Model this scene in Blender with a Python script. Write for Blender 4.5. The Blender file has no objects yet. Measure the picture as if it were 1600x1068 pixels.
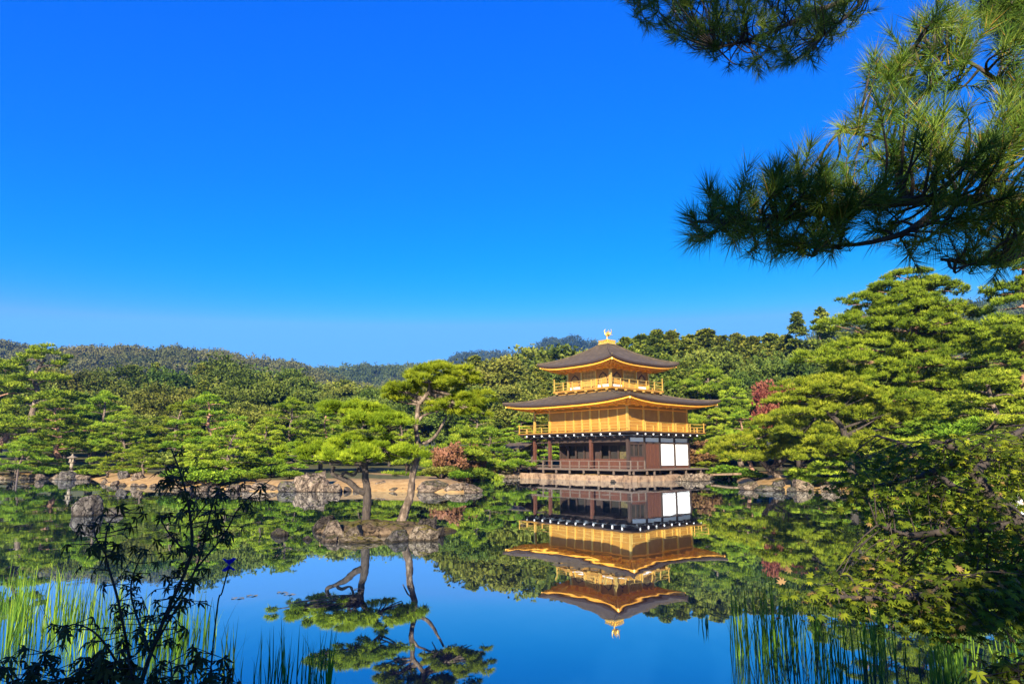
import bpy, math, random
import numpy as np
R = math.radians
sc = bpy.context.scene
COL = sc.collection

# ------------------------------------------------------------------ camera, sky, sun, exposure
PITCH = R(9.5); FPX = 1066.67; EYE = 2.0
cam = bpy.data.cameras.new('camera'); cam.lens = 24; cam.sensor_width = 36
cam.clip_start = 0.05; cam.clip_end = 6000
cam_o = bpy.data.objects.new('camera', cam); COL.objects.link(cam_o)
cam_o.location = (0, 0, EYE); cam_o.rotation_euler = (math.pi/2 + PITCH, 0, 0)
sc.camera = cam_o

SUN_EL, SUN_LEFT = 23.0, 12.0            # sun behind the camera, a little to the left
SV = (-math.sin(R(SUN_LEFT))*math.cos(R(SUN_EL)), -math.cos(R(SUN_LEFT))*math.cos(R(SUN_EL)), math.sin(R(SUN_EL)))
w = bpy.data.worlds.new('World'); sc.world = w; w.use_nodes = True
nt = w.node_tree; nt.nodes.clear()
sky = nt.nodes.new('ShaderNodeTexSky'); sky.sky_type = 'NISHITA'; sky.sun_disc = False
sky.sun_elevation = R(SUN_EL); sky.sun_rotation = math.atan2(SV[0], SV[1])
sky.altitude = 50; sky.air_density = 1.0; sky.dust_density = 0.2; sky.ozone_density = 2.5
hs = nt.nodes.new('ShaderNodeHueSaturation'); hs.inputs['Saturation'].default_value = 1.5
hs.inputs['Value'].default_value = 1.0
bg = nt.nodes.new('ShaderNodeBackground'); bg.inputs['Strength'].default_value = 0.07
wo = nt.nodes.new('ShaderNodeOutputWorld')
nt.links.new(sky.outputs[0], hs.inputs['Color'])
sep = nt.nodes.new('ShaderNodeSeparateColor'); com = nt.nodes.new('ShaderNodeCombineColor')   # a deep, polarised blue
nt.links.new(hs.outputs[0], sep.inputs[0])
for i, (pw, k, mx_) in enumerate(((3.0, .78, .82), (.95, .74, 2.6), (.4, 3.0, 5.4))):
    a = nt.nodes.new('ShaderNodeMath'); a.operation = 'POWER'; a.inputs[1].default_value = pw; nt.links.new(sep.outputs[i], a.inputs[0])
    b = nt.nodes.new('ShaderNodeMath'); b.operation = 'MULTIPLY'; b.inputs[1].default_value = k; nt.links.new(a.outputs[0], b.inputs[0])
    c = nt.nodes.new('ShaderNodeMath'); c.operation = 'MINIMUM'; c.inputs[1].default_value = mx_; nt.links.new(b.outputs[0], c.inputs[0])
    nt.links.new(c.outputs[0], com.inputs[i])
nt.links.new(com.outputs[0], bg.inputs['Color'])
nt.links.new(bg.outputs[0], wo.inputs['Surface'])
sl = bpy.data.lights.new('sun', 'SUN'); sl.energy = 4.6; sl.angle = R(0.5); sl.color = (1.0, 0.90, 0.72)
so = bpy.data.objects.new('sun', sl); COL.objects.link(so)
from mathutils import Vector, Matrix
so.rotation_euler = Vector(SV).to_track_quat('Z', 'Y').to_euler()
vs = sc.view_settings; vs.view_transform = 'Standard'; vs.look = 'None'; vs.exposure = 1.6; vs.gamma = 1.0
cy = sc.cycles
cy.max_bounces = 6; cy.diffuse_bounces = 2; cy.glossy_bounces = 3; cy.transmission_bounces = 3
cy.volume_bounces = 0; cy.transparent_max_bounces = 6; cy.sample_clamp_indirect = 4.0
cy.use_denoising = True
cy.use_adaptive_sampling = True; cy.adaptive_threshold = 0.006

# ------------------------------------------------------------------ helpers
CP, SP = math.cos(PITCH), math.sin(PITCH)
def ray(px, py):
    a = (px-800)/FPX; b = (534-py)/FPX
    return (a, CP-b*SP, SP+b*CP)
def at(px, py, Y):
    r = ray(px, py); t = Y/r[1]
    return np.array((r[0]*t, Y, EYE+r[2]*t))
def wat(px, py, z=0.0):
    r = ray(px, py); t = (z-EYE)/r[2]
    return np.array((r[0]*t, r[1]*t, z))

def put(o, label=None, cat=None, group=None, kind=None):
    if label: o['label'] = label
    if cat: o['category'] = cat
    if group: o['group'] = group
    if kind: o['kind'] = kind
    return o
def empty(name, loc=(0, 0, 0), rz=0.0, label=None, cat=None, group=None):
    o = bpy.data.objects.new(name, None); COL.objects.link(o)
    o.empty_display_size = 0.2
    o.location = loc; o.rotation_euler = (0, 0, rz)
    return put(o, label, cat, group)
def link_mesh(name, me, parent=None, loc=None):
    o = bpy.data.objects.new(name, me); COL.objects.link(o)
    if parent is not None: o.parent = parent
    if loc is not None: o.location = loc
    return o
def copy_tree(o, parent=None):
    c = o.copy(); COL.objects.link(c)
    if parent is not None: c.parent = parent
    for ch in list(o.children): copy_tree(ch, c)
    return c

def np_mesh(name, V, F, mats, tint=None, smooth=False):
    """V (n,3) and F (m,k) with constant k"""
    V = np.asarray(V, dtype=np.float32); F = np.asarray(F, dtype=np.int32)
    me = bpy.data.meshes.new(name)
    m, k = F.shape
    me.vertices.add(len(V)); me.vertices.foreach_set('co', V.ravel())
    me.loops.add(m*k); me.loops.foreach_set('vertex_index', F.ravel())
    me.polygons.add(m); me.polygons.foreach_set('loop_start', np.arange(0, m*k, k, dtype=np.int32))
    me.polygons.foreach_set('loop_total', np.full(m, k, dtype=np.int32))
    if smooth: me.polygons.foreach_set('use_smooth', np.ones(m, dtype=bool))
    for mt in (mats if isinstance(mats, (list, tuple)) else [mats]): me.materials.append(mt)
    if tint is not None:
        a = me.attributes.new('tint', 'FLOAT', 'POINT'); a.data.foreach_set('value', np.asarray(tint, dtype=np.float32))
    me.update(calc_edges=True); me.validate()
    return me

class MB:
    def __init__(s): s.v = []; s.f = []; s.m = []; s.cur = 0
    def add(s, vs, fs):
        n = len(s.v); s.v += [tuple(map(float, q)) for q in vs]
        for f in fs: s.f.append(tuple(i+n for i in f)); s.m.append(s.cur)
        return s
    def box(s, x0, x1, y0, y1, z0, z1):
        return s.add([(x0,y0,z0),(x1,y0,z0),(x1,y1,z0),(x0,y1,z0),(x0,y0,z1),(x1,y0,z1),(x1,y1,z1),(x0,y1,z1)],
                     [(0,3,2,1),(4,5,6,7),(0,1,5,4),(1,2,6,5),(2,3,7,6),(3,0,4,7)])
    def bar(s, a, b, wd, h):
        a = np.array(a, float); b = np.array(b, float); d = b-a; d /= np.linalg.norm(d)
        up = np.array((0, 0, 1.)) if abs(d[2]) < .95 else np.array((1., 0, 0))
        sd = np.cross(d, up); sd /= np.linalg.norm(sd); u = np.cross(sd, d)
        sd *= wd/2; u *= h/2
        vs = [a-sd-u, a+sd-u, a+sd+u, a-sd+u, b-sd-u, b+sd-u, b+sd+u, b-sd+u]
        return s.add(vs, [(0,3,2,1),(4,5,6,7),(0,1,5,4),(1,2,6,5),(2,3,7,6),(3,0,4,7)])
    def tube(s, pts, rad, n=8, cap=True, wob=0.0, rng=None):
        pts = [np.array(p, float) for p in pts]; m = len(pts)
        if not hasattr(rad, '__len__'): rad = [rad]*m
        ref = np.array((0.31, 0.95, 0.05)); vs = []
        for i, p in enumerate(pts):
            d = pts[min(i+1, m-1)]-pts[max(i-1, 0)]; d /= (np.linalg.norm(d)+1e-9)
            if abs(np.dot(d, ref)) > .97: r2 = np.array((1., 0, 0))
            else: r2 = ref
            a = np.cross(d, r2); a /= np.linalg.norm(a); b = np.cross(d, a)
            for k in range(n):
                t = 2*math.pi*k/n; rr = rad[i]*(1+(rng.uniform(-wob, wob) if wob else 0))
                vs.append(p+(a*math.cos(t)+b*math.sin(t))*rr)
        fs = [(i*n+k, i*n+(k+1) % n, (i+1)*n+(k+1) % n, (i+1)*n+k) for i in range(m-1) for k in range(n)]
        if cap: fs += [tuple(range(n-1, -1, -1)), tuple((m-1)*n+k for k in range(n))]
        return s.add(vs, fs)
    def lathe(s, prof, c=(0, 0), n=16):
        vs = []; m = len(prof)
        for r, z in prof:
            for k in range(n):
                t = 2*math.pi*k/n; vs.append((c[0]+r*math.cos(t), c[1]+r*math.sin(t), z))
        fs = [(i*n+k, i*n+(k+1) % n, (i+1)*n+(k+1) % n, (i+1)*n+k) for i in range(m-1) for k in range(n)]
        fs += [tuple(range(n-1, -1, -1)), tuple((m-1)*n+k for k in range(n))]
        return s.add(vs, fs)
    def build(s, name, mats, parent=None, smooth=False):
        me = bpy.data.meshes.new(name); me.from_pydata(s.v, [], s.f)
        for mt in (mats if isinstance(mats, (list, tuple)) else [mats]): me.materials.append(mt)
        if any(s.m): me.polygons.foreach_set('material_index', s.m)
        if smooth: me.polygons.foreach_set('use_smooth', [True]*len(s.f))
        me.update()
        return link_mesh(name, me, parent)

def smooth_path(pts, n=5):
    """Catmull-Rom through the points"""
    P = [np.array(p, float) for p in pts]; P = [2*P[0]-P[1]]+P+[2*P[-1]-P[-2]]; out = []
    for i in range(1, len(P)-2):
        for k in range(n):
            t = k/n
            out.append(.5*((2*P[i])+(-P[i-1]+P[i+1])*t+(2*P[i-1]-5*P[i]+4*P[i+1]-P[i+2])*t*t+(-P[i-1]+3*P[i]-3*P[i+1]+P[i+2])*t**3))
    out.append(P[-2]); return out
def lin(a, b, n): return [a+(b-a)*i/(n-1) for i in range(n)]
def unit(a): return a/(np.linalg.norm(a, axis=-1, keepdims=True)+1e-9)

# ------------------------------------------------------------------ materials
def nodes_of(name):
    m = bpy.data.materials.new(name); m.use_nodes = True
    t = m.node_tree; b = t.nodes['Principled BSDF']
    return m, t, b
def ramp(t, src, stops):
    r = t.nodes.new('ShaderNodeValToRGB'); e = r.color_ramp.elements
    while len(e) < len(stops): e.new(0.5)
    for i, (p, c) in enumerate(stops): e[i].position = p; e[i].color = (*c, 1)
    t.links.new(src, r.inputs[0]); return r
def noise(t, scale, detail=4, rough=.6, coord='Object', stretch=None):
    n = t.nodes.new('ShaderNodeTexNoise'); n.inputs['Scale'].default_value = scale
    n.inputs['Detail'].default_value = detail; n.inputs['Roughness'].default_value = rough
    tc = t.nodes.new('ShaderNodeTexCoord'); src = tc.outputs[coord]
    if stretch:
        mp = t.nodes.new('ShaderNodeMapping'); mp.inputs['Scale'].default_value = stretch
        t.links.new(src, mp.inputs[0]); src = mp.outputs[0]
    t.links.new(src, n.inputs['Vector']); return n
def bump(t, b, src, strength, dist=.05):
    n = t.nodes.new('ShaderNodeBump'); n.inputs['Strength'].default_value = strength; n.inputs['Distance'].default_value = dist
    t.links.new(src, n.inputs['Height']); t.links.new(n.outputs[0], b.inputs['Normal'])
def surf(name, stops, scale=3, rough=.7, metal=0.0, bmp=.3, detail=5, stretch=None, bdist=.03, spec=.4):
    m, t, b = nodes_of(name)
    n = noise(t, scale, detail, .65, stretch=stretch); r = ramp(t, n.outputs[0], stops)
    t.links.new(r.outputs[0], b.inputs['Base Color'])
    b.inputs['Roughness'].default_value = rough; b.inputs['Metallic'].default_value = metal
    b.inputs['Specular IOR Level'].default_value = spec
    if bmp: bump(t, b, n.outputs[0], bmp, bdist)
    return m
def leafmat(name, c0, c1, c2, trans=.24, tcol=None, vary=.25, rough=.55, hue=.02, spec=.08):
    """c0..c2 picked by the leaf's own tint, with a little change from plant to plant"""
    m, t, b = nodes_of(name)
    a = t.nodes.new('ShaderNodeAttribute'); a.attribute_name = 'tint'
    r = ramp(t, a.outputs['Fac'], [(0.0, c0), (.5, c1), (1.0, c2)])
    oi = t.nodes.new('ShaderNodeObjectInfo')
    h = t.nodes.new('ShaderNodeHueSaturation'); t.links.new(r.outputs[0], h.inputs['Color'])
    mr = t.nodes.new('ShaderNodeMapRange'); mr.inputs[3].default_value = 1-vary; mr.inputs[4].default_value = 1+vary
    t.links.new(oi.outputs['Random'], mr.inputs[0]); t.links.new(mr.outputs[0], h.inputs['Value'])
    mh = t.nodes.new('ShaderNodeMapRange'); mh.inputs[3].default_value = .5-hue; mh.inputs[4].default_value = .5+hue
    ml = t.nodes.new('ShaderNodeMath'); ml.operation = 'MULTIPLY'; ml.inputs[1].default_value = 7.31
    fr = t.nodes.new('ShaderNodeMath'); fr.operation = 'FRACT'
    t.links.new(oi.outputs['Random'], ml.inputs[0]); t.links.new(ml.outputs[0], fr.inputs[0])
    t.links.new(fr.outputs[0], mh.inputs[0]); t.links.new(mh.outputs[0], h.inputs['Hue'])
    t.links.new(h.outputs[0], b.inputs['Base Color'])
    b.inputs['Roughness'].default_value = rough; b.inputs['Specular IOR Level'].default_value = spec
    tr = t.nodes.new('ShaderNodeBsdfTranslucent'); mx = t.nodes.new('ShaderNodeMixShader'); mx.inputs[0].default_value = trans
    t.links.new(h.outputs[0], tr.inputs['Color'])
    t.links.new(b.outputs[0], mx.inputs[1]); t.links.new(tr.outputs[0], mx.inputs[2])
    t.links.new(mx.outputs[0], t.nodes['Material Output'].inputs['Surface'])
    return m

M = {}
M['pine'] = leafmat('pine_needles', (.035,.07,.007), (.155,.235,.016), (.34,.40,.03))
M['pine_bright'] = leafmat('bright_pine_needles', (.03,.06,.004), (.165,.24,.012), (.37,.44,.025), vary=.08)
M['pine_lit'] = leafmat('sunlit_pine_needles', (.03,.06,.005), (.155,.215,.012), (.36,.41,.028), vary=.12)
M['pine_near'] = leafmat('long_pine_needles', (.03,.07,.014), (.09,.165,.02), (.26,.30,.04), trans=.3, vary=0, hue=0, rough=.35)
M['needle_dry'] = leafmat('dry_pine_needles', (.24,.12,.02), (.34,.19,.03), (.4,.25,.05), trans=.2, vary=0, hue=0)
M['leaf'] = leafmat('broad_leaves', (.03,.052,.010), (.115,.15,.022), (.23,.245,.042), vary=.3, hue=.03)
M['cypress'] = leafmat('cypress_sprays', (.03,.052,.010), (.13,.165,.02), (.29,.29,.04), vary=.25)
M['rust'] = leafmat('rusty_leaves', (.08,.055,.018), (.18,.10,.04), (.28,.15,.075), vary=.2)
M['red'] = leafmat('red_maple_leaves', (.08,.025,.018), (.19,.055,.036), (.27,.12,.06), vary=.1, hue=.01)
M['maple'] = leafmat('green_maple_leaves', (.025,.04,.006), (.095,.135,.010), (.30,.32,.02), trans=.4, vary=0, hue=0)
M['maple_shaded'] = leafmat('shaded_seedling_leaves', (.014,.022,.010), (.03,.046,.016), (.06,.065,.02), trans=.2, vary=0, hue=0)  # maple green darkened: the shade over the seedling is put into the colour
M['reed'] = leafmat('reed_blades', (.025,.07,.010), (.08,.17,.015), (.24,.34,.025), trans=.3, vary=0, hue=0)
M['hillwood'] = leafmat('hill_wood', (.05,.065,.018), (.12,.12,.035), (.19,.16,.06), trans=.15, vary=0, hue=0)
M['hillwood2'] = leafmat('green_hill_wood', (.035,.055,.02), (.085,.11,.03), (.16,.165,.05), trans=.15, vary=0, hue=0)
M['hillwood3'] = leafmat('mountain_wood', (.02,.034,.016), (.045,.062,.025), (.08,.09,.04), trans=.1, vary=0, hue=0)
M['bark'] = surf('pine_bark', [(.32,(.03,.02,.014)),(.5,(.10,.07,.048)),(.68,(.27,.20,.145))], 9, .9, bmp=.9, stretch=(1,1,.5), bdist=.05)
M['bark_red'] = surf('red_pine_bark', [(.3,(.12,.06,.035)),(.55,(.30,.16,.10)),(.75,(.42,.28,.2))], 6, .9, bmp=.8, stretch=(1,1,.5))
M['bark_dark'] = surf('dark_bark', [(.3,(.018,.014,.011)),(.6,(.06,.045,.035)),(.8,(.12,.095,.07))], 14, .9, bmp=.8, stretch=(1,1,.4))
M['stem'] = surf('dark_stem', [(.3,(.012,.010,.008)),(.7,(.04,.03,.02))], 20, .8, bmp=.3)
M['gold'] = surf('gold_leaf', [(.3,(.33,.155,.024)),(.5,(.40,.195,.031)),(.7,(.47,.24,.043))], 1.3, .42, .28, bmp=.08, spec=.5)
M['gold_bright'] = surf('bright_gold', [(.3,(.70,.42,.08)),(.7,(.82,.53,.13))], 2, .33, .55, bmp=.05, spec=.5)
M['gold_eave_glow'] = surf('gold_leaf_eave_glow', [(.3,(.90,.36,.03)),(.7,(.96,.44,.05))], 1.5, .42, .15, bmp=.06, spec=.5)  # same gold leaf, with the orange glow of bounced light put into its colour
M['wood_gold'] = surf('brown_gold_boards', [(.3,(.26,.14,.035)),(.7,(.36,.2,.06))], 3, .6, bmp=.1)
M['wood'] = surf('dark_timber', [(.3,(.022,.013,.010)),(.7,(.06,.036,.026))], 6, .7, bmp=.2, stretch=(4,4,.4))
M['wood_red'] = surf('red_brown_timber', [(.3,(.045,.016,.009)),(.7,(.12,.044,.025))], 5, .7, bmp=.2, stretch=(5,5,.4))
M['wood_grey'] = surf('weathered_timber', [(.3,(.06,.04,.03)),(.7,(.17,.125,.095))], 6, .85, bmp=.3, stretch=(.4,4,4))
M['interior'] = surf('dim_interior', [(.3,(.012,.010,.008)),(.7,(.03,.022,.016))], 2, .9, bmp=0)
M['screen'] = surf('painted_screen', [(.35,(.02,.018,.012)),(.5,(.10,.08,.03)),(.65,(.05,.035,.02))], 1.2, .8, bmp=0)
M['white'] = surf('white_plaster', [(.3,(.72,.73,.74)),(.7,(.80,.81,.82))], 2, .8, bmp=.05)
M['white_end'] = surf('white_rafter_end', [(.3,(.75,.75,.75)),(.7,(.85,.85,.85))], 3, .8, bmp=0)
M['terrace'] = surf('terrace_stone', [(.34,(.08,.048,.03)),(.46,(.20,.125,.075)),(.56,(.28,.185,.11)),(.68,(.13,.075,.05))], 1.6, .9, bmp=.5, bdist=.06)
M['lantern'] = surf('lantern_granite', [(.3,(.15,.12,.085)),(.7,(.32,.26,.19))], 5, .9, bmp=.4)
M['iris'] = leafmat('iris_petals', (.02,.015,.30), (.035,.03,.5), (.06,.05,.6), trans=.4, vary=0, hue=0)
M['floating'] = surf('floating_leaf', [(.3,(.05,.05,.03)),(.7,(.12,.10,.06))], 9, .7, bmp=0)
M['bamboo'] = surf('bamboo_rails', [(.3,(.30,.17,.07)),(.7,(.46,.30,.14))], 4, .7, bmp=.2)

def shingle():
    m, t, b = nodes_of('shingle_roof')
    n = noise(t, 2.2, 6, .7); n2 = noise(t, 9, 3, .6, stretch=(1, 1, 7))
    r = ramp(t, n.outputs[0], [(.25,(.05,.035,.021)),(.5,(.085,.062,.038)),(.72,(.135,.10,.062))])
    mx = t.nodes.new('ShaderNodeMix'); mx.data_type = 'RGBA'; mx.blend_type = 'MULTIPLY'; mx.inputs[0].default_value = .55
    r2 = ramp(t, n2.outputs[0], [(.35,(.5,.5,.5)),(.6,(1,1,1))])
    t.links.new(r.outputs[0], mx.inputs[6]); t.links.new(r2.outputs[0], mx.inputs[7]); t.links.new(mx.outputs[2], b.inputs['Base Color'])
    b.inputs['Roughness'].default_value = .85; b.inputs['Specular IOR Level'].default_value = .3
    bump(t, b, n2.outputs[0], .6, .04); return m
M['shingle'] = shingle()
def rockmat(name, dark, mid, light, moss, moss_amt):
    m, t, b = nodes_of(name)
    n = noise(t, 3.2, 9, .78); r = ramp(t, n.outputs[0], [(.36, dark), (.5, mid), (.64, light)])
    g = t.nodes.new('ShaderNodeNewGeometry'); sx = t.nodes.new('ShaderNodeSeparateXYZ'); t.links.new(g.outputs['Normal'], sx.inputs[0])
    n2 = noise(t, 2.6, 6, .75); ad = t.nodes.new('ShaderNodeMath'); ad.operation = 'MULTIPLY_ADD'; ad.inputs[1].default_value = .35
    t.links.new(sx.outputs[2], ad.inputs[0]); t.links.new(n2.outputs[0], ad.inputs[2])
    r2 = ramp(t, ad.outputs[0], [(1-moss_amt-.08,(0,0,0)),(1-moss_amt+.08,(1,1,1))])
    mx = t.nodes.new('ShaderNodeMix'); mx.data_type = 'RGBA'
    t.links.new(r2.outputs[0], mx.inputs[0]); t.links.new(r.outputs[0], mx.inputs[6]); mx.inputs[7].default_value = (*moss, 1)
    vo = t.nodes.new('ShaderNodeTexVoronoi'); vo.feature = 'DISTANCE_TO_EDGE'; vo.inputs['Scale'].default_value = 1.7
    tc = t.nodes.new('ShaderNodeTexCoord'); wn_ = noise(t, 2.5, 4, .6); va = t.nodes.new('ShaderNodeVectorMath'); va.operation = 'MULTIPLY_ADD'; va.inputs[1].default_value = (.8, .8, .8)
    t.links.new(wn_.outputs['Color'], va.inputs[0]); t.links.new(tc.outputs['Object'], va.inputs[2]); t.links.new(va.outputs[0], vo.inputs['Vector'])
    cr_ = ramp(t, vo.outputs['Distance'], [(0.0, (.12, .11, .10)), (.05, (1, 1, 1))])
    sp = t.nodes.new('ShaderNodeSeparateXYZ'); t.links.new(g.outputs['Position'], sp.inputs[0]); wz = t.nodes.new('ShaderNodeMath'); wz.operation = 'MULTIPLY_ADD'; wz.inputs[1].default_value = .12
    t.links.new(n2.outputs[0], wz.inputs[0]); wz.inputs[2].default_value = -.06; sb_ = t.nodes.new('ShaderNodeMath'); sb_.operation = 'SUBTRACT'; t.links.new(sp.outputs[2], sb_.inputs[0]); t.links.new(wz.outputs[0], sb_.inputs[1])
    wet = ramp(t, sb_.outputs[0], [(.03, (.35, .33, .30)), (.07, (1, 1, 1))])
    m1 = t.nodes.new('ShaderNodeMix'); m1.data_type = 'RGBA'; m1.blend_type = 'MULTIPLY'; m1.inputs[0].default_value = 1
    m2 = t.nodes.new('ShaderNodeMix'); m2.data_type = 'RGBA'; m2.blend_type = 'MULTIPLY'; m2.inputs[0].default_value = 1
    t.links.new(mx.outputs[2], m1.inputs[6]); t.links.new(cr_.outputs[0], m1.inputs[7]); t.links.new(m1.outputs[2], m2.inputs[6]); t.links.new(wet.outputs[0], m2.inputs[7])
    t.links.new(m2.outputs[2], b.inputs['Base Color']); b.inputs['Roughness'].default_value = .9; b.inputs['Specular IOR Level'].default_value = .2
    hg = t.nodes.new('ShaderNodeMath'); hg.operation = 'MULTIPLY'; t.links.new(n.outputs[0], hg.inputs[0]); t.links.new(cr_.outputs[0], hg.inputs[1])
    bump(t, b, hg.outputs[0], 1.0, .2); return m
M['rock'] = rockmat('pale_rock', (.04,.027,.018), (.20,.145,.10), (.38,.295,.21), (.09,.08,.016), .18)
M['rock_grey'] = rockmat('grey_rock', (.025,.02,.017), (.11,.092,.077), (.26,.23,.195), (.11,.11,.025), .2)
M['rock_dark'] = rockmat('dark_rock', (.025,.02,.018), (.07,.055,.045), (.15,.12,.10), (.10,.09,.02), .22)
M['rock_moss'] = rockmat('mossy_rock', (.03,.024,.016), (.20,.15,.10), (.44,.35,.25), (.15,.12,.016), .30)

M['islet'] = rockmat('islet_soil', (.035,.024,.014), (.15,.10,.055), (.29,.20,.115), (.13,.11,.015), .16)
def groundmat():
    m, t, b = nodes_of('ground')
    n = noise(t, .35, 6, .7); n2 = noise(t, 3, 6, .7)
    a = t.nodes.new('ShaderNodeAttribute'); a.attribute_name = 'tint'
    sand = ramp(t, n2.outputs[0], [(.3,(.19,.11,.038)),(.5,(.32,.195,.075)),(.7,(.40,.26,.11))])
    moss = ramp(t, n2.outputs[0], [(.3,(.035,.04,.014)),(.5,(.075,.075,.025)),(.7,(.14,.105,.05))])
    ad = t.nodes.new('ShaderNodeMath'); ad.operation = 'MULTIPLY_ADD'; ad.inputs[1].default_value = .5
    t.links.new(n.outputs[0], ad.inputs[0]); t.links.new(a.outputs['Fac'], ad.inputs[2])
    k = ramp(t, ad.outputs[0], [(.55,(0,0,0)),(.75,(1,1,1))])
    mx = t.nodes.new('ShaderNodeMix'); mx.data_type = 'RGBA'
    t.links.new(k.outputs[0], mx.inputs[0]); t.links.new(moss.outputs[0], mx.inputs[6]); t.links.new(sand.outputs[0], mx.inputs[7])
    t.links.new(mx.outputs[2], b.inputs['Base Color']); b.inputs['Roughness'].default_value = .95; b.inputs['Specular IOR Level'].default_value = .15
    bump(t, b, n2.outputs[0], .5, .08); return m
M['ground'] = groundmat()
def watermat():
    m, t, b = nodes_of('pond_water'); t.nodes.remove(b)
    d = t.nodes.new('ShaderNodeBsdfDiffuse'); d.inputs['Color'].default_value = (.004,.022,.045,1)
    g = t.nodes.new('ShaderNodeBsdfGlossy'); g.inputs['Roughness'].default_value = .015; g.inputs['Color'].default_value = (.80,.90,1,1)
    f = t.nodes.new('ShaderNodeFresnel'); f.inputs['IOR'].default_value = 1.33
    mr = t.nodes.new('ShaderNodeMapRange'); mr.inputs[1].default_value = 0.12; mr.inputs[2].default_value = .45; mr.inputs[3].default_value = .38; mr.inputs[4].default_value = .93
    t.links.new(f.outputs[0], mr.inputs[0])
    mx = t.nodes.new('ShaderNodeMixShader'); t.links.new(mr.outputs[0], mx.inputs[0]); t.links.new(d.outputs[0], mx.inputs[1]); t.links.new(g.outputs[0], mx.inputs[2])
    n = noise(t, 1.0, 3, .5, stretch=(.9, .35, 1)); n2 = noise(t, .12, 2, .5)
    r = ramp(t, n2.outputs[0], [(.42,(.15,.15,.15)),(.62,(1,1,1))])
    ml = t.nodes.new('ShaderNodeMath'); ml.operation = 'MULTIPLY'; t.links.new(n.outputs[0], ml.inputs[0]); t.links.new(r.outputs[0], ml.inputs[1])
    bp = t.nodes.new('ShaderNodeBump'); bp.inputs['Strength'].default_value = 1.0; bp.inputs['Distance'].default_value = .008
    t.links.new(ml.outputs[0], bp.inputs['Height'])
    for k in (g, d): t.links.new(bp.outputs[0], k.inputs['Normal'])
    t.links.new(bp.outputs[0], f.inputs['Normal'])
    t.links.new(mx.outputs[0], t.nodes['Material Output'].inputs['Surface']); return m
M['water'] = watermat()

# ------------------------------------------------------------------ ground and water
PTH = R(49.5); PS, PC = math.sin(PTH), math.cos(PTH)      # pavilion: local X runs along its right face, local Y along its left face
PCX, PCY = 9.853, 58.6; BAY = 2.132; PW, PL = 4*BAY, 5.5*BAY
def pav(x, y, z=0.0): return np.array((PCX+x*PS-y*PC, PCY+x*PC+y*PS, z))
shore_px = [(-900,751),(-300,749),(-100,750),(0,749),(60,748),(105,749),(145,748),(152,752),(165,757),(200,758.5),(245,760),(280,762),(320,765),(400,768),
    (470,768),(540,767.5),(620,768),(700,769.5),(742,769),(752,762),(735,757),(690,753),(640,750.5),(660,748.5),(720,747),(780,746.5)]
far = [wat(*p)[:2] for p in shore_px]
far += [pav(-2.2, PL+3)[:2], pav(-2.2, -2.2)[:2], pav(PW+2.0, -2.2)[:2]]
far += [wat(*p)[:2] for p in [(1117,747),(1128,744.5),(1150,745),(1155,758),(1165,764),(1235,766),(1290,766),(1350,768),(1450,772),(1560,778),(1680,790),(1800,812),(1900,850),(1950,900)]]
far += [np.array((12., 4.6)), np.array((4.5, 4.9)), np.array((0., 5.2)), np.array((-4., 5.3)), np.array((-9., 6.)), np.array((-30., 8.))]
far = np.array(far)                                       # the pond's outline, far shore left to right and back along the near bank
far = np.vstack([far, [[-70, 20], [-78, 45]]])
def sdf(X, Y):
    """distance to the pond's edge, negative on the water"""
    A = far; B = np.roll(far, -1, 0)
    d = np.full(X.shape, 1e9); ins = np.zeros(X.shape, bool)
    for (ax, ay), (bx, by) in zip(A, B):
        ex, ey = bx-ax, by-ay
        t = np.clip(((X-ax)*ex+(Y-ay)*ey)/(ex*ex+ey*ey+1e-9), 0, 1)
        d = np.minimum(d, np.hypot(X-ax-t*ex, Y-ay-t*ey))
        c = ((ay > Y) != (by > Y)) & (X < ax+(Y-ay)*ex/(ey if abs(ey) > 1e-9 else 1e-9))
        ins ^= c
    return np.where(ins, -d, d)
def sm(t): t = np.clip(t, 0, 1); return t*t*(3-2*t)
def wav(X, Y, s, p=0.): return np.sin(X*s+1.3*np.sin(Y*s*.7+p)+p)*np.cos(Y*s*1.1+1.1*np.sin(X*s*.6)+2*p)
def gh(X, Y):
    X = np.asarray(X, float); Y = np.asarray(Y, float)
    d = sdf(X, Y)
    land = .10+.45*sm(d/2.2)+.25*sm((d-2)/8)+.10*wav(X, Y, .5)*sm(d/2)+.035*np.clip(d-12, 0, 400)*sm((d-12)/40)
    return np.where(d > 0, land, -.1-.9*sm(-d/1.5))
def gz(x, y): return float(gh(np.array([x]), np.array([y]))[0])
def warp(lo, hi, step, ext):
    a = np.arange(lo, hi, step); k = step*1.15**np.arange(1, 60); k = np.cumsum(k)
    k = k[k < ext]
    return np.concatenate([lo-k[::-1], a, a[-1]+k])
gx = warp(-60, 50, .7, 1350); gy = warp(2, 84, .7, 1250)
gy = gy[gy > -50]; GX, GY = np.meshgrid(gx, gy); GZ = gh(GX, GY)
V = np.stack([GX.ravel(), GY.ravel(), np.minimum(GZ, 12).ravel()], 1)
nx, ny = len(gx), len(gy); I = np.arange(nx*ny).reshape(ny, nx)
F = np.stack([I[:-1,:-1].ravel(), I[:-1,1:].ravel(), I[1:,1:].ravel(), I[1:,:-1].ravel()], 1)
dd = sdf(GX, GY).ravel()
tn = .55*(1-sm((dd-2)/5))*((GY.ravel() < 66) & (GY.ravel() > 30))       # bare sand along the far shore
put(link_mesh('ground', np_mesh('ground', V, F, M['ground'], tn, True)), kind='structure')
put(MB().add([(-110,-1,0),(70,-1,0),(70,90,0),(-110,90,0)], [(0,1,2,3)]).build('pond_water', M['water']), kind='structure')

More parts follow.
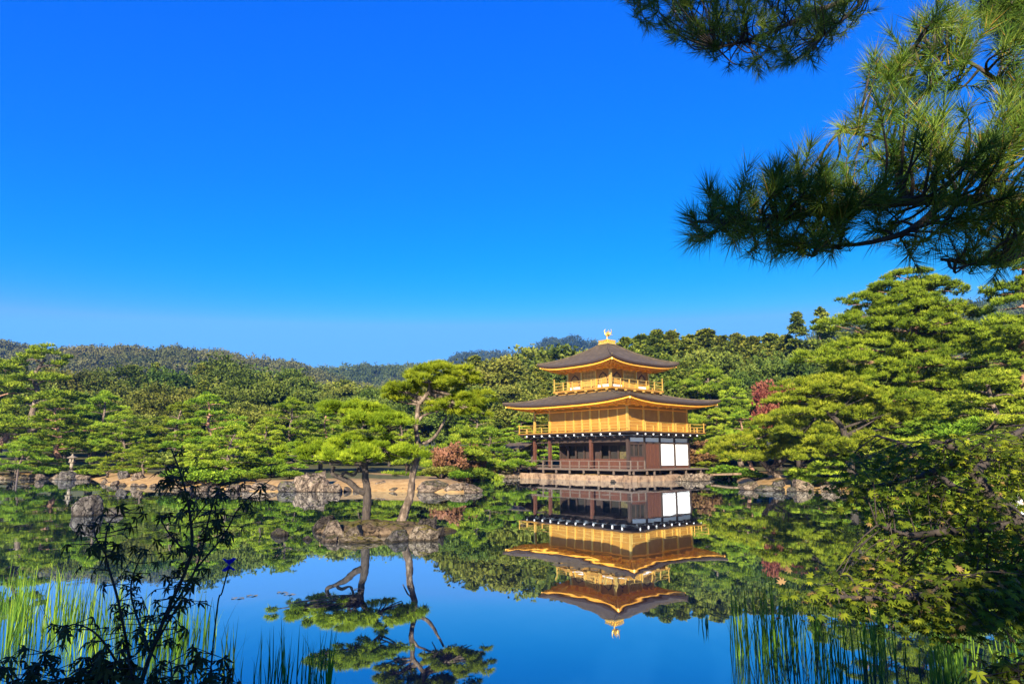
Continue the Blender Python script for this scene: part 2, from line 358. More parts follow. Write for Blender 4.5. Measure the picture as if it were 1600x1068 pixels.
# ------------------------------------------------------------------ foliage makers
def blades(c, d, L, wd, n, spread, rng, quad=False, tint=None, tj=.25):
    N = len(c); c = np.repeat(c, n, 0); d = np.repeat(d, n, 0)
    dr = unit(d+spread*rng.normal(size=(N*n, 3))); ln = L*rng.uniform(.65, 1.1, (N*n, 1))
    sd = unit(np.cross(dr, rng.normal(size=(N*n, 3))))*wd/2
    tip = c+dr*ln
    t = np.repeat(tint if tint is not None else rng.uniform(0, 1, N), n)+rng.uniform(-tj, tj, N*n)
    if quad:
        md = c+dr*ln*.45
        V = np.stack([c, md+sd, tip, md-sd], 1)
    else: V = np.stack([c-sd, c+sd, tip], 1)
    return V, np.clip(t, 0, 1)
def leaf_mesh(name, sets, mat):
    k = sets[0][0].shape[1]
    V = np.concatenate([s[0].reshape(-1, 3) for s in sets]); t = np.concatenate([np.repeat(s[1], k) for s in sets])
    return np_mesh(name, V, np.arange(len(V)).reshape(-1, k), mat, t)
def pad(rng, c, rx, ry, rz, dens, cr, a=0.0):
    """tuft positions and directions for one flat cloud of pine foliage, lumpy at its edge"""
    nc = max(5, int(rx*ry*2.2/cr**2*.55))
    r = np.sqrt(rng.uniform(0, 1, nc)); th = rng.uniform(0, 2*np.pi, nc)
    lx, ly = rx*r*np.cos(th), ry*r*np.sin(th)
    cc = np.stack([lx*np.cos(a)-ly*np.sin(a), lx*np.sin(a)+ly*np.cos(a), rz*(1-r**2)*.8+rng.normal(0, .16*rz, nc)-.12*rz], 1)+np.asarray(c)
    k = max(3, int(dens*cr*cr*3)); u = unit(rng.normal(size=(nc*k, 3))); u[:, 2] = np.where(u[:, 2] < -.1, -u[:, 2], u[:, 2])
    sc_ = np.repeat(cr*rng.uniform(.6, 1.25, nc), k)[:, None]
    p = np.repeat(cc, k, 0)+u*sc_*rng.uniform(.45, 1, (nc*k, 1))*np.array((1, 1, .62))
    d = unit(u*.8+np.array((0, 0, .65)))
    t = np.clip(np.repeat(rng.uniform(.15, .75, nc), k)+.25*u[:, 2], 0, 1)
    return p, d, t
def pine_crown(name, pads, rng, dens, cr, L, wd, n, mat, spread=.45):
    S = []
    for (c, rx, ry, rz, a) in pads:
        p, d, t = pad(rng, c, rx, ry, rz, dens, cr, a)
        S.append(blades(p, d, L, wd, n, spread, rng, tint=t))
    return leaf_mesh(name, S, mat)

def make_garden_pine(seed, H, spread, nb, lean=0.1, bark='bark', low=.22):
    """a pruned pine: winding trunk, limbs carrying flat clouds of needles"""
    rng = np.random.default_rng(seed)
    az = rng.uniform(0, 6.28); tp = [np.zeros(3)-np.array((0, 0, .3))]
    for i in range(1, 7):
        f = i/6
        tp.append(np.array((lean*H*f*math.cos(az)+rng.normal(0, .035*H)*math.sin(f*3), lean*H*f*math.sin(az)+rng.normal(0, .035*H)*math.sin(f*3), H*.93*f)))
    path = smooth_path(tp, 4); r0 = .028*H+.05
    tb = MB(); tb.tube(path, lin(r0, r0*.25, len(path)), 8, wob=.12, rng=rng)
    pads = []
    for i in range(nb):
        f = low+(1-low)*((i+.5)/nb); p0 = path[min(len(path)-1, int(f*(len(path)-1)))]
        a = i*2.4+rng.uniform(-.5, .5); ln = spread*(1.05-.72*f)*rng.uniform(.75, 1.15)
        dv = np.array((math.cos(a), math.sin(a), 0)); e = p0+dv*ln+np.array((0, 0, rng.uniform(-.02, .05)*H))
        mid = p0+dv*ln*.5+np.array((0, 0, rng.uniform(.0, .05)*H))
        bp = smooth_path([p0, mid, e], 4); tb.tube(bp, lin(r0*.42*(1-.4*f), .02, len(bp)), 5)
        rx = ln*rng.uniform(.38, .52)+.22; pads.append((e, rx, rx*rng.uniform(.7, .95), rx*.36, a))
        if ln > spread*.4:
            sd = np.array((-dv[1], dv[0], 0))*rng.choice((-1, 1))
            q = p0+dv*ln*.55+sd*ln*.42+np.array((0, 0, rng.uniform(.0, .04)*H))
            tb.tube([mid, q], [.05, .02], 4); r2 = rx*.75
            pads.append((q, r2, r2*.8, r2*.38, a))
    pads.append((path[-1], spread*.34, spread*.3, spread*.17, 0)); pads.append((path[-1]+np.array((0, 0, spread*.12)), spread*.2, spread*.2, spread*.14, 0))
    trunk = tb.build('trunk', M[bark], None, True).data
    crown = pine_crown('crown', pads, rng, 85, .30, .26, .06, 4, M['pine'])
    return trunk, crown
def make_broadleaf(seed, H, Wd, mat, shape='round', nclump=46, trunkmat='bark_dark'):
    rng = np.random.default_rng(seed); tb = MB(); h0 = H*.22
    tp = smooth_path([(0, 0, -.4), (rng.normal(0, .15), rng.normal(0, .15), H*.3), (rng.normal(0, .3), rng.normal(0, .3), H*.85)], 4)
    tb.tube(tp, lin(.022*H+.06, .04, len(tp)), 7, wob=.1, rng=rng)
    S = []
    for i in range(nclump):
        u = unit(rng.normal(size=3)); f = rng.uniform(.35, 1.0)
        if shape == 'cone':
            z = rng.uniform(0, 1)**.9; rr = Wd*(1-z)**.95*rng.uniform(.3, 1.05)+.12; a = rng.uniform(0, 6.28)
            c = np.array((rr*math.cos(a), rr*math.sin(a), h0+(H-h0)*z*.97)); cr = (.17+.34*(1-z))*Wd*.62
        else:
            c = np.array((u[0]*Wd*f, u[1]*Wd*f, H*.6+u[2]*(H*.36)*f)); cr = Wd*rng.uniform(.2, .42)
        if i % 4 == 0 and shape != 'cone': tb.tube([tp[5], c], [.05*H*.2, .02], 4)
        k = int(42*cr*cr*2.2)+26; uu = unit(rng.normal(size=(k, 3))); uu[:, 2] = np.abs(uu[:, 2])*1.0-.22
        uu = unit(uu)
        p = c+uu*cr*np.clip(rng.normal(.72, .3, (k, 1)), .1, 1.6)*np.array((1, 1, .8))
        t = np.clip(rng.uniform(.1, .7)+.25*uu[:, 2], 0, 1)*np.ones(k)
        S.append(blades(p, unit(uu+.3*np.array((0, 0, 1))), .36, .2, 4, .7, rng, True, t))
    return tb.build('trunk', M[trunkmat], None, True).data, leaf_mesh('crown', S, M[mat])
def make_bush(seed, W_, H_, mat):
    rng = np.random.default_rng(seed); S = []; tb = MB()
    for i in range(14):
        u = unit(rng.normal(size=3)); c = np.array((u[0]*W_*.6, u[1]*W_*.6, H_*.45+abs(u[2])*H_*.3)); cr = W_*.42
        tb.tube([(0, 0, -.1), c], [.05, .015], 4)
        k = 120; uu = unit(rng.normal(size=(k, 3))); uu[:, 2] = np.abs(uu[:, 2])-.3
        p = c+unit(uu)*cr*rng.uniform(.5, 1, (k, 1))*np.array((1, 1, H_/W_*.7))
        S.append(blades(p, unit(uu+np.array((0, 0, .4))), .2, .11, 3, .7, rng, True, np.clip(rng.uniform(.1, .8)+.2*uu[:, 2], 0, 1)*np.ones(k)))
    return tb.build('stems', M['bark_dark'], None, True).data, leaf_mesh('foliage', S, M[mat])

# prototypes: mesh data only, the maker's own trunk object is unlinked again
PROTO = {}
def proto(key, fn, *a, **k):
    t, c = fn(*a, **k)
    for o in list(COL.objects):
        if o.data == t: bpy.data.objects.remove(o)
    zs = np.empty(len(c.vertices)*3, dtype=np.float32); c.vertices.foreach_get('co', zs)
    PROTO[key] = (t, c, float(np.percentile(zs[2::3], 99.7)))
for i in range(6): proto('pine%d' % i, make_garden_pine, 11+i, 8.0, 3.9, 15+i % 3, [.08,.16,.05,.12,.2,.1][i], ['bark','bark_red','bark','bark_red','bark','bark'][i])
for i in range(3): proto('lowpine%d' % i, make_garden_pine, 31+i, 4.2, 3.2, 12, .2, 'bark', .18)
for i in range(4): proto('round%d' % i, make_broadleaf, 51+i, 11, 4.2, 'leaf', 'round', 56)
for i in range(4): proto('cypress%d' % i, make_broadleaf, 61+i, 16, 3.3, 'cypress', 'cone', 105)
proto('ragged0', make_broadleaf, 75, 20, 2.6, 'cypress', 'cone', 85); proto('ragged1', make_broadleaf, 76, 20, 2.9, 'cypress', 'cone', 78)
proto('rusty', make_broadleaf, 71, 10, 4.0, 'rust'); proto('redtree', make_broadleaf, 72, 7, 2.8, 'red', 'round', 17); proto('rustbush', make_broadleaf, 73, 3.0, 2.0, 'rust', 'round', 20)
for i in range(3): proto('bush%d' % i, make_bush, 81+i, 1.3, 1.3, ['leaf', 'pine', 'rust'][i])

def tree(key, name, px, py_top, Y, label, cat, group=None, wide=1.0, rz=None, dz=0.0, rnd=random.Random(5)):
    t, c, H = PROTO[key]
    x = (px-800)/FPX*(Y*CP); top = at(px, py_top, Y); x = top[0]
    z0 = min(gz(x, Y), 11.0)+dz; s = max(.12, (top[2]-z0)/H)
    o = empty(name, (x, Y, z0), rnd.uniform(0, 6.28) if rz is None else rz, label, cat, group)
    sxy = s*wide; o.scale = (sxy, sxy, s)
    bush = key.startswith('bush')
    link_mesh('stems' if bush else 'trunk', t, o); link_mesh('foliage' if bush else 'crown', c, o)
    return o

# ------------------------------------------------------------------ the golden pavilion
PV = empty('pavilion', (PCX, PCY, 0), math.pi/2-PTH, 'three-storey golden pavilion with shingled roofs on the far shore', 'pavilion')
OV = 1.15
def colm(x, y, z0, z1, r, mat, parent=PV, name='column'):
    return MB().box(x-r, x+r, y-r, y+r, z0, z1).build(name, M[mat], parent)
# --- first storey
dk = MB(); dk.box(-1.45, PW+1.2, -1.45, PL+1.0, .80, .95)
for i in range(9): dk.box(-1.42, -1.30, -1.3+i*1.72, -1.16+i*1.72, .5, .797)
for i in range(6): dk.box(-1.1+i*1.75, -.96+i*1.75, -1.42, -1.30, .5, .797)
dk.build('veranda', M['wood_grey'], PV)
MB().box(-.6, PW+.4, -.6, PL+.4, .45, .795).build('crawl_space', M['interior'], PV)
sh = MB(); sh.box(.6, PW+2.6, -2.1, -1.48, .86, .93)
for i in range(5): sh.box(.9+i*2.2, 1.02+i*2.2, -2.0, -1.88, .45, .857)
sh.build('landing_step', M['wood_grey'], PV)
def railing(name, runs, z0, hts, mat, post_r, step, rail_r, tall=None, stubs=False):
    o = None; mb = MB()
    for a, b in runs:
        a = np.array(a, float); b = np.array(b, float)
        for h in hts:
            e = (b-a)/np.linalg.norm(b-a)*(.25 if stubs else .0)
            mb.bar((*(a-e*(h == hts[-1])), z0+h), (*(b+e*(h == hts[-1])), z0+h), rail_r*2, rail_r*2)
    o = mb.build(name, M[mat], PV)
    seen = set()
    for a, b in runs:
        a = np.array(a, float); b = np.array(b, float); n = max(1, round(np.linalg.norm(b-a)/step))
        for k in range(n+1):
            p = a+(b-a)*k/n; key = (round(p[0], 2), round(p[1], 2))
            if key in seen: continue
            seen.add(key); end = k in (0, n)
            h = hts[-1]+(tall if (tall and end) else 0) if (end or k % 2 == 0 or not stubs) else hts[-1]*.62
            MB().box(p[0]-post_r, p[0]+post_r, p[1]-post_r, p[1]+post_r, z0, z0+h-(.0 if end else rail_r*1.2)).build('post', M[mat], o)
    return o
railing('veranda_railing', [((-1.35, PL+.9), (-1.35, -1.35)), ((-1.35, -1.35), (.45, -1.35))], .95, (.22, .66), 'wood_grey', .045, 1.15, .03, .06)
for y in (0, 2*BAY, 4.5*BAY, 5.5*BAY): colm(0, y, .95, 3.75, .13, 'wood_red' if y else 'wood')
for x in (BAY, 2*BAY, 3*BAY, 4*BAY): colm(x, 0, .95, 3.75, .10, 'wood')
for x, y in ((PW, PL), (PW, 4.5*BAY), (PW/2, PL)): colm(x, y, .95, 3.75, .12, 'wood')
# recessed wall of the open front gallery
RX = 1.25
MB().box(RX, RX+.12, .12, 4.5*BAY, .95, 1.78).build('wainscot', M['wood_red'], PV)
MB().box(RX+.01, RX+.11, .12, 4.5*BAY, 2.95, 3.75).build('lintel_wall', M['wood'], PV)
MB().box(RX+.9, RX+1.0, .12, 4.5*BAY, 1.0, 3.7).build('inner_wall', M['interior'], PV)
for k in range(10): colm(RX+.05, .12+k*(4.5*BAY-.2)/9, 1.78, 2.95, .06, 'wood', PV, 'mullion')
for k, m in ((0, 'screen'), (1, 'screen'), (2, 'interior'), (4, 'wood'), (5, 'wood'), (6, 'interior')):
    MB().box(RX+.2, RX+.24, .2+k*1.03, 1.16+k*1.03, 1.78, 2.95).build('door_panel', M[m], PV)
MB().box(RX+.06, PW-.06, 4.5*BAY-.06, 4.5*BAY+.04, .95, 3.75).build('side_wall', M['wood'], PV)
MB().box(PW-.12, PW-.02, .15, 4.5*BAY, .95, 3.75).build('rear_wall', M['wood'], PV)
# right face: window bay, board doors, two white panels
MB().box(.13, BAY-.1, -.03, .05, .95, 1.95).build('wainscot', M['wood_red'], PV)
wf = MB(); wf.box(.13, BAY-.1, -.05, .05, 1.95, 2.05); wf.box(.13, BAY-.1, -.05, .05, 2.98, 3.1)
for k in range(4): wf.box(.16+k*.58, .24+k*.58, -.04, .04, 2.05, 2.98)
wn = wf.build('window', M['wood'], PV); MB().box(.16, BAY-.12, .06, .09, 2.05, 2.98).build('pane', M['interior'], wn)
bd = MB()
for k in range(8):
    x0 = BAY+.1+k*(BAY-.2)/8; bd.box(x0+.012, x0+(BAY-.2)/8-.012, -.02-.02*(k % 2), .06, 1.15, 3.1)
bd.build('board_door', M['wood_red'], PV)
for k in (2, 3): MB().box(k*BAY+.11, (k+1)*BAY-.11, -.03, .05, 1.2, 3.08).build('white_panel', M['white'], PV)
MB().box(BAY+.1, PW-.1, -.06, .06, .95, 1.14).build('sill_beam', M['wood_red'], PV)
for k in range(4): MB().box(k*BAY+.12, (k+1)*BAY-.11, -.02, .05, 3.25, 3.62).build('transom_panel', M['white'], PV)
MB().box(.1, PW+.1, -.07, .06, 3.10, 3.235).build('head_beam', M['wood'], PV)
MB().box(.1, PW+.1, -.07, .06, 3.635, 3.75).build('head_beam', M['wood'], PV)
# left face head: hanging beams, small plaster strips
MB().box(-.07, .07, .1, PL, 3.22, 3.36).build('head_beam', M['wood'], PV)
MB().box(-.05, .05, .1, 4.5*BAY, 3.365, 3.60).build('lintel_wall', M['wood'], PV)
MB().box(-.09, .09, .1, PL, 3.605, 3.75).build('head_beam', M['wood'], PV)
def brackets(x0, x1, y0, y1, z, out, mat, endmat, step, sz, name):
    """bracket arms poking out under a balcony or eave, pale ends"""
    pos = []
    n = round((y1-y0)/step)
    for k in range(n+1): pos.append(((x0, y0+(y1-y0)*k/n), (-1, 0)))
    n = round((x1-x0)/step)
    for k in range(n+1): pos.append(((x0+(x1-x0)*k/n, y0), (0, -1)))
    for k in range(n+1): pos.append(((x0+(x1-x0)*k/n, y1), (0, 1)))
    for (x, y), (dx, dy) in pos:
        b = MB(); b.cur = 0
        b.bar((x, y, z), (x+dx*out, y+dy*out, z), sz, sz*1.1); b.bar((x, y, z-sz*1.4), (x+dx*out*.55, y+dy*out*.55, z-sz*1.4), sz*.9, sz)
        b.cur = 1
        if endmat: b.bar((x+dx*(out+.002), y+dy*(out+.002), z), (x+dx*(out+.03), y+dy*(out+.03), z), sz*.95, sz*.95)
        b.build(name, [M[mat], M[endmat or mat]], PV)
MB().box(-.02, PW+.02, -.02, PL+.02, 3.755, 3.98).build('bracket_wall', M['white'], PV)
brackets(-.02, PW, -.02, PL, 3.88, OV-.12, 'wood', 'white_end', BAY/2, .15, 'bracket_arm')
# --- second storey
MB().box(-OV, PW+OV, -OV, PL+OV, 3.985, 4.09).build('balcony_underside', M['wood'], PV)
MB().box(-OV-.04, PW+OV+.04, -OV-.04, PL+OV+.04, 4.092, 4.17).build('balcony_floor', M['gold'], PV)
P2 = OV-.07
railing('balcony_railing', [((-P2, PL+P2), (-P2, -P2)), ((-P2, -P2), (PW+P2, -P2)), ((PW+P2, -P2), (PW+P2, PL+P2)), ((PW+P2, PL+P2), (-P2, PL+P2))],
        4.17, (.2, .46, .74), 'gold_bright', .035, BAY/2, .016, .12, True)
ZT2 = 6.42
for x, y in [(0, k*BAY) for k in (0, 2, 4.5, 5.5)]+[(k*BAY, 0) for k in (1, 2, 3, 4)]+[(PW, PL), (PW, 4.5*BAY), (PW/2, PL)]: colm(x, y, 4.17, ZT2, .09, 'gold_bright')
for y in (.5, 1, 1.5, 2.5, 3, 3.5): colm(-.02, y*BAY, 4.17, ZT2-.3, .05, 'gold_bright', PV, 'mullion')
MB().box(.0, .1, .09, 4.5*BAY-.09, 4.17, ZT2).build('gold_wall', M['gold'], PV)
for k in range(4): MB().box(k*BAY+.09, (k+1)*BAY-.09, .0, .1, 4.17, ZT2).build('gold_wall', M['gold'], PV)
MB().box(PW-.1, PW, .1, 4.5*BAY, 4.17, ZT2).build('gold_wall', M['gold'], PV)
MB().box(.11, PW-.11, 4.5*BAY-.1, 4.5*BAY, 4.17, ZT2).build('gold_wall', M['gold'], PV)
tb = MB(); tb.box(-.13, .13, -.13, PL+.1, ZT2-.02, ZT2+.2); tb.box(.135, PW+.13, -.13, .13, ZT2-.02, ZT2+.2); tb.box(-.13, PW+.1, PL-.12, PL+.12, ZT2+.0, ZT2+.18)
tb.box(-.105, -.02, .1, PL, ZT2-.36, ZT2-.26); tb.box(.1, PW, -.105, -.02, ZT2-.36, ZT2-.26)
tb.build('wall_beam', M['gold_eave_glow'], PV)
# --- roofs
def roof(cx, cy, ax, ay, bx, by, ze, zi, up, th, zs, wx, wy, names, rafter):
    """concave hipped roof: eave half-sizes ax, ay, top half-sizes bx, by, corners turned up; a thick edge and a raftered soffit"""
    NS, NT = 28, 12
    sides = [((-1, -1), (1, -1)), ((1, -1), (1, 1)), ((1, 1), (-1, 1)), ((-1, 1), (-1, -1))]
    top = MB(); edge = MB(); sof = MB(); raf = MB(); hipl = []
    def pt(a, b, s, t, dz=0.0):
        u = -1+2*s; o = np.array((a[0]+(b[0]-a[0])*s, a[1]+(b[1]-a[1])*s))
        out = o*np.array((ax, ay)); inn = o*np.array((bx, by)); p = out+(inn-out)*t
        z = ze+(zi-ze)*(.62*t+.38*t*t)+up*abs(u)**3.2*(1-t)**2
        return np.array((cx+p[0], cy+p[1], z+dz))
    def sp(a, b, s, t):
        u = -1+2*s; o = np.array((a[0]+(b[0]-a[0])*s, a[1]+(b[1]-a[1])*s))
        out = o*np.array((ax-.18, ay-.18)); inn = o*np.array((wx, wy)); p = out+(inn-out)*t
        z0 = ze-th+up*abs(u)**3.2; return np.array((cx+p[0], cy+p[1], z0+(zs-z0)*t))
    for a, b in sides:
        g = [[pt(a, b, i/NS, j/NT) for i in range(NS+1)] for j in range(NT+1)]
        top.add([q for r in g for q in r], [(j*(NS+1)+i, j*(NS+1)+i+1, (j+1)*(NS+1)+i+1, (j+1)*(NS+1)+i) for j in range(NT) for i in range(NS)])
        e0 = [pt(a, b, i/NS, 0) for i in range(NS+1)]
        cen = np.array((cx, cy, 0)); e1 = []; e2 = []
        for q in e0:
            d = (cen-q)*np.array((1, 1, 0)); d /= np.linalg.norm(d)
            e1.append(q+d*.03-np.array((0, 0, th*.8))); e2.append(q+d*.24-np.array((0, 0, th)))
        n = NS+1
        edge.add(e0+e1+e2, [(i+1, i, n+i, n+i+1) for i in range(NS)]+[(n+i+1, n+i, 2*n+i, 2*n+i+1) for i in range(NS)])
        g = [[sp(a, b, i/NS, j/4) for i in range(NS+1)] for j in range(5)]
        sof.add([q for r in g for q in r], [(j*(NS+1)+i+1, j*(NS+1)+i, (j+1)*(NS+1)+i, (j+1)*(NS+1)+i+1) for j in range(4) for i in range(NS)])
        ln = math.hypot((b[0]-a[0])*ax, (b[1]-a[1])*ay); nr = int(ln/rafter)
        for i in range(1, nr):
            s = i/nr; p = sp(a, b, s, .02); q = sp(a, b, s, .97)
            raf.bar(p-np.array((0, 0, .06)), q-np.array((0, 0, .06)), .09, .10)
        L_ = [sp(a, b, s, .32)-np.array((0, 0, .14)) for s in lin(0.02, .98, 18)]
        for p, q in zip(L_[:-1], L_[1:]): raf.bar(p, q, .14, .14)
        L_ = [sp(a, b, s, .03)-np.array((0, 0, .10)) for s in lin(0.0, 1.0, 22)]
        for p, q in zip(L_[:-1], L_[1:]): raf.bar(p, q, .10, .12)
        h = smooth_path([pt(a, b, 0, t, .02) for t in lin(0, 1, 8)], 2); hipl.append(MB().tube(h, .09, 6))
        c0 = sp(a, b, 0, .0); c1 = sp(a, b, 0, 1); hipd = unit(c0-c1); raf.bar(c1-np.array((0, 0, .16)), c0-hipd*.03-np.array((0, 0, .14)), .13, .15)
    r = top.build(names, M['shingle'], PV, True)
    for hh in hipl: hh.build('hip_ridge', M['shingle'], r, True)
    edge.build('roof_edge', M['wood'], r)
    s = sof.build('eaves', M['gold_eave_glow'], PV); raf.build('rafters', M['gold_eave_glow'], s)
    return r
CX, CY = PW/2, PL/2
roof(CX, CY, CX+2.25, CY+2.25, 3.3, 3.3, 6.72, 7.86, .42, .21, 6.68, CX, CY, 'lower_roof', .36)
def lotus_brackets(x0, x1, y0, y1, z, step, name):
    for (x, y), (dx, dy) in [((x0, y0+(y1-y0)*k/round((y1-y0)/step)), (-1, 0)) for k in range(round((y1-y0)/step)+1)]+[((x0+(x1-x0)*k/round((x1-x0)/step), y0), (0, -1)) for k in range(round((x1-x0)/step)+1)]:
        b = MB(); b.bar((x, y, z), (x+dx*.75, y+dy*.75, z+.12), .16, .15); b.bar((x+dx*.02, y+dy*.02, z-.17), (x+dx*.42, y+dy*.42, z-.13), .15, .14)
        e = np.array((-dy, dx))*.33; q = np.array((x+dx*.5, y+dy*.5)); b.bar((*(q-e), z+.13), (*(q+e), z+.13), .12, .13)
        b.build(name, M['gold_eave_glow'], PV)
lotus_brackets(-.1, PW, -.1, PL, ZT2+.12, BAY/2, 'eave_bracket')
# --- third storey
B3 = 3.75; T0 = 8.18
sk = MB(); sk.box(CX-3.45, CX+3.45, CY-3.45, CY+3.45, 7.3, 7.95); sk.build('storey_base', M['gold'], PV)
fl = MB(); fl.box(CX-B3, CX+B3, CY-B3, CY+B3, 8.0, T0); fl.box(CX-B3+.12, CX+B3-.12, CY-B3+.12, CY+B3-.12, 7.952, 7.998); fl.build('balcony_floor', M['gold'], PV)
for k in range(6):
    q = -3.2+k*1.28
    for b in (MB().box(CX-B3-.16, CX-B3+.05, CY+q-.07, CY+q+.07, 7.86, 7.99), MB().box(CX+q-.07, CX+q+.07, CY-B3-.16, CY-B3+.05, 7.86, 7.99)): b.build('bracket_arm', M['gold_bright'], PV)
P3 = B3-.08; cor = [(CX-P3, CY+P3), (CX-P3, CY-P3), (CX+P3, CY-P3), (CX+P3, CY+P3)]
railing('balcony_railing', [(cor[i], cor[(i+1) % 4]) for i in range(4)], T0, (.2, .48, .78), 'gold_bright', .04, 1.25, .017, .42, False)
HB = 2.7; ZT3 = 10.0
for i, (sx, sy) in enumerate(((-1, 0), (0, -1), (1, 0), (0, 1))):
    def q(a, d=0.0): return (CX+sx*(HB+d)+(0 if sx else a), CY+sy*(HB+d)+(0 if sy else a))
    def slab(a0, a1, d0, d1, z0, z1, mb):
        x, y = q(a0, d0), q(a1, d1); return mb.box(min(x[0], y[0]), max(x[0], y[0]), min(x[1], y[1]), max(x[1], y[1]), z0, z1)
    W0 = HB-.09
    for a0, a1 in ((-W0, -.98), (.98, W0)): slab(a0, a1, -.1, -.02, T0, ZT3, MB()).build('gold_wall', M['gold'], PV)
    if i < 3:
        for a in (-.9, .9): x = q(a); colm(x[0], x[1], T0, ZT3, .08, 'gold_bright')
        d = MB(); slab(-.80, .80, -.08, -.04, T0, ZT3-.12, d); dr = d.build('lattice_door', M['wood_gold'], PV); g = MB()
        for k in range(9): slab(-.80+k*.19, -.76+k*.19, -.035, .01, T0, ZT3-.12, g)
        for z in (8.5, 8.85, 9.2, 9.55, 9.86): slab(-.8, .8, -.03, .004, z, z+.04, g)
        g.build('lattice', M['gold_bright'], dr)
        slab(-.8, .8, -.09, .02, ZT3-.115, ZT3, MB()).build('door_head', M['gold_bright'], PV)
        for s in (-1, 1):
            c = s*1.80; prof = [(-.52, 8.62), (-.50, 8.9), (-.42, 9.2), (-.3, 9.4), (-.12, 9.5), (0, 9.6), (.12, 9.5), (.3, 9.4), (.42, 9.2), (.50, 8.9), (.52, 8.62)]
            def ring(scl, d, z0=8.62): return [(*q(c+a*scl, d), z0+(z-z0)*scl) for a, z in prof]
            f = MB(); n = len(prof); o_ = ring(1.12, .03, 8.6); i_ = ring(1.0, .03); ob = ring(1.12, -.02, 8.6)
            f.add(o_+i_+ob, [(k, k+1, n+k+1, n+k) for k in range(n-1)]+[(2*n+k, 2*n+k+1, k+1, k) for k in range(n-1)])
            bw = f.build('bell_window', M['wood'], PV)
            mu = MB()
            for k in range(6): slab(c-.45+k*.18-.02, c-.45+k*.18+.02, .004, .025, 8.64, 9.15+.35*(1-abs(k-2.5)/2.5), mu)
            mu.build('window_bars', M['gold_bright'], bw)
            gl = MB(); gl.add(ring(1.0, -.005), [tuple(range(n))]); gl.build('pane', M['gold'], bw)
            slab(c-.66, c+.66, -.018, .012, T0+.02, 8.55, MB()).build('white_panel', M['white'], PV)
for sx, sy in ((-1, -1), (1, -1), (-1, 1), (1, 1)): colm(CX+sx*HB, CY+sy*HB, T0, ZT3, .1, 'gold_bright')
t3 = MB(); t3.box(CX-HB-.12, CX-HB+.1, CY-HB-.12, CY+HB+.12, ZT3+.002, ZT3+.2); t3.box(CX-HB+.105, CX+HB+.12, CY-HB-.12, CY-HB+.1, ZT3+.002, ZT3+.2); t3.box(CX+HB-.1, CX+HB+.12, CY-HB+.105, CY+HB+.12, ZT3+.002, ZT3+.2); t3.box(CX-HB+.105, CX+HB-.105, CY+HB-.1, CY+HB+.12, ZT3+.002, ZT3+.2)
t3.build('wall_beam', M['gold_eave_glow'], PV)
lotus_brackets(CX-HB-.1, CX+HB, CY-HB-.1, CY+HB, ZT3+.12, .9, 'eave_bracket')
roof(CX, CY, 4.85, 4.85, .42, .42, 10.42, 12.78, .42, .20, 10.3, HB, HB, 'upper_roof', .36)
fb = MB(); fb.box(CX-.62, CX+.62, CY-.62, CY+.62, 12.72, 12.86); fb.box(CX-.5, CX+.5, CY-.5, CY+.5, 12.862, 13.02)
for k in range(5):
    for s in (-1, 1):
        fb.bar((CX-.5+k*.25, CY+s*.52, 12.9), (CX-.5+k*.25, CY+s*.60, 13.16), .16, .06); fb.bar((CX+s*.52, CY-.5+k*.25, 12.9), (CX+s*.60, CY-.5+k*.25, 13.16), .16, .06)
fb.lathe([(.36, 13.02), (.44, 13.1), (.25, 13.22), (.12, 13.28)], (CX, CY), 14)
fb.build('finial_base', M['gold_bright'], PV)
ph = MB()                                                   # the phoenix faces the left front
def pl(x, y, z): c, s = math.cos(2.5), math.sin(2.5); return (CX+x*c-y*s, CY+x*s+y*c, z)
def ptube(pts, rad, n=8): ph.tube(smooth_path([pl(*p) for p in pts], 4), np.interp(np.linspace(0, 1, (len(pts)-1)*4+1), np.linspace(0, 1, len(rad)), rad), n)
ptube([(-.22, 0, 13.62), (-.05, 0, 13.66), (.12, 0, 13.76), (.2, 0, 13.95), (.22, 0, 14.1), (.32, 0, 14.12)], [.05, .13, .12, .06, .05, .065, .012])
for s in (-1, 1):
    ptube([(-.02, s*.06, 13.6), (.0, s*.06, 13.42), (.02, s*.06, 13.25)], [.04, .028, .03], 6)
    for k in range(5): ptube([(.05, s*.1, 13.72), (-.02-.05*k, s*(.3+.02*k), 13.95-.06*k), (-.1-.1*k, s*(.48-.02*k), 14.16-.13*k)], [.05, .045, .012], 5)
for k in range(5): ptube([(-.18, 0, 13.64), (-.42, (k-2)*.06, 13.85+.03*k), (-.52+.04*k, (k-2)*.13, 14.05+.05*k)], [.045, .04, .014], 5)
ptube([(.2, 0, 14.16), (.16, 0, 14.26), (.08, 0, 14.3)], [.03, .02, .008], 5)
ph.build('phoenix', M['gold_bright'], PV, True)
# --- fishing deck on the left flank
rf = MB(); x0, x1, y0, y1 = -1.1, 2.0, PL+.7, PL+4.3; xm = (x0+x1)/2
rf.add([(x0, y0, 2.78), (x0, y1, 2.78), (xm, y1, 3.42), (xm, y0, 3.42), (x1, y0, 2.78), (x1, y1, 2.78), (x0, y0, 2.68), (x0, y1, 2.68), (x1, y0, 2.68), (x1, y1, 2.68), (xm, y0, 3.28), (xm, y1, 3.28)],
       [(1, 0, 3, 2), (3, 4, 5, 2), (0, 1, 7, 6), (5, 4, 8, 9), (6, 7, 11, 10), (9, 8, 10, 11), (0, 6, 10, 3), (3, 10, 8, 4), (1, 2, 11, 7), (2, 5, 9, 11)])
rf.build('porch_roof', M['shingle'], PV)
for x in (-.7, 1.6):
    for y in (PL+2.2, PL+3.9): colm(x, y, -.6, 2.85, .09, 'wood_grey', PV, 'porch_post')
MB().box(-1.0, 1.9, PL+1.05, PL+4.1, .72, .84).build('porch_floor', M['wood_grey'], PV)
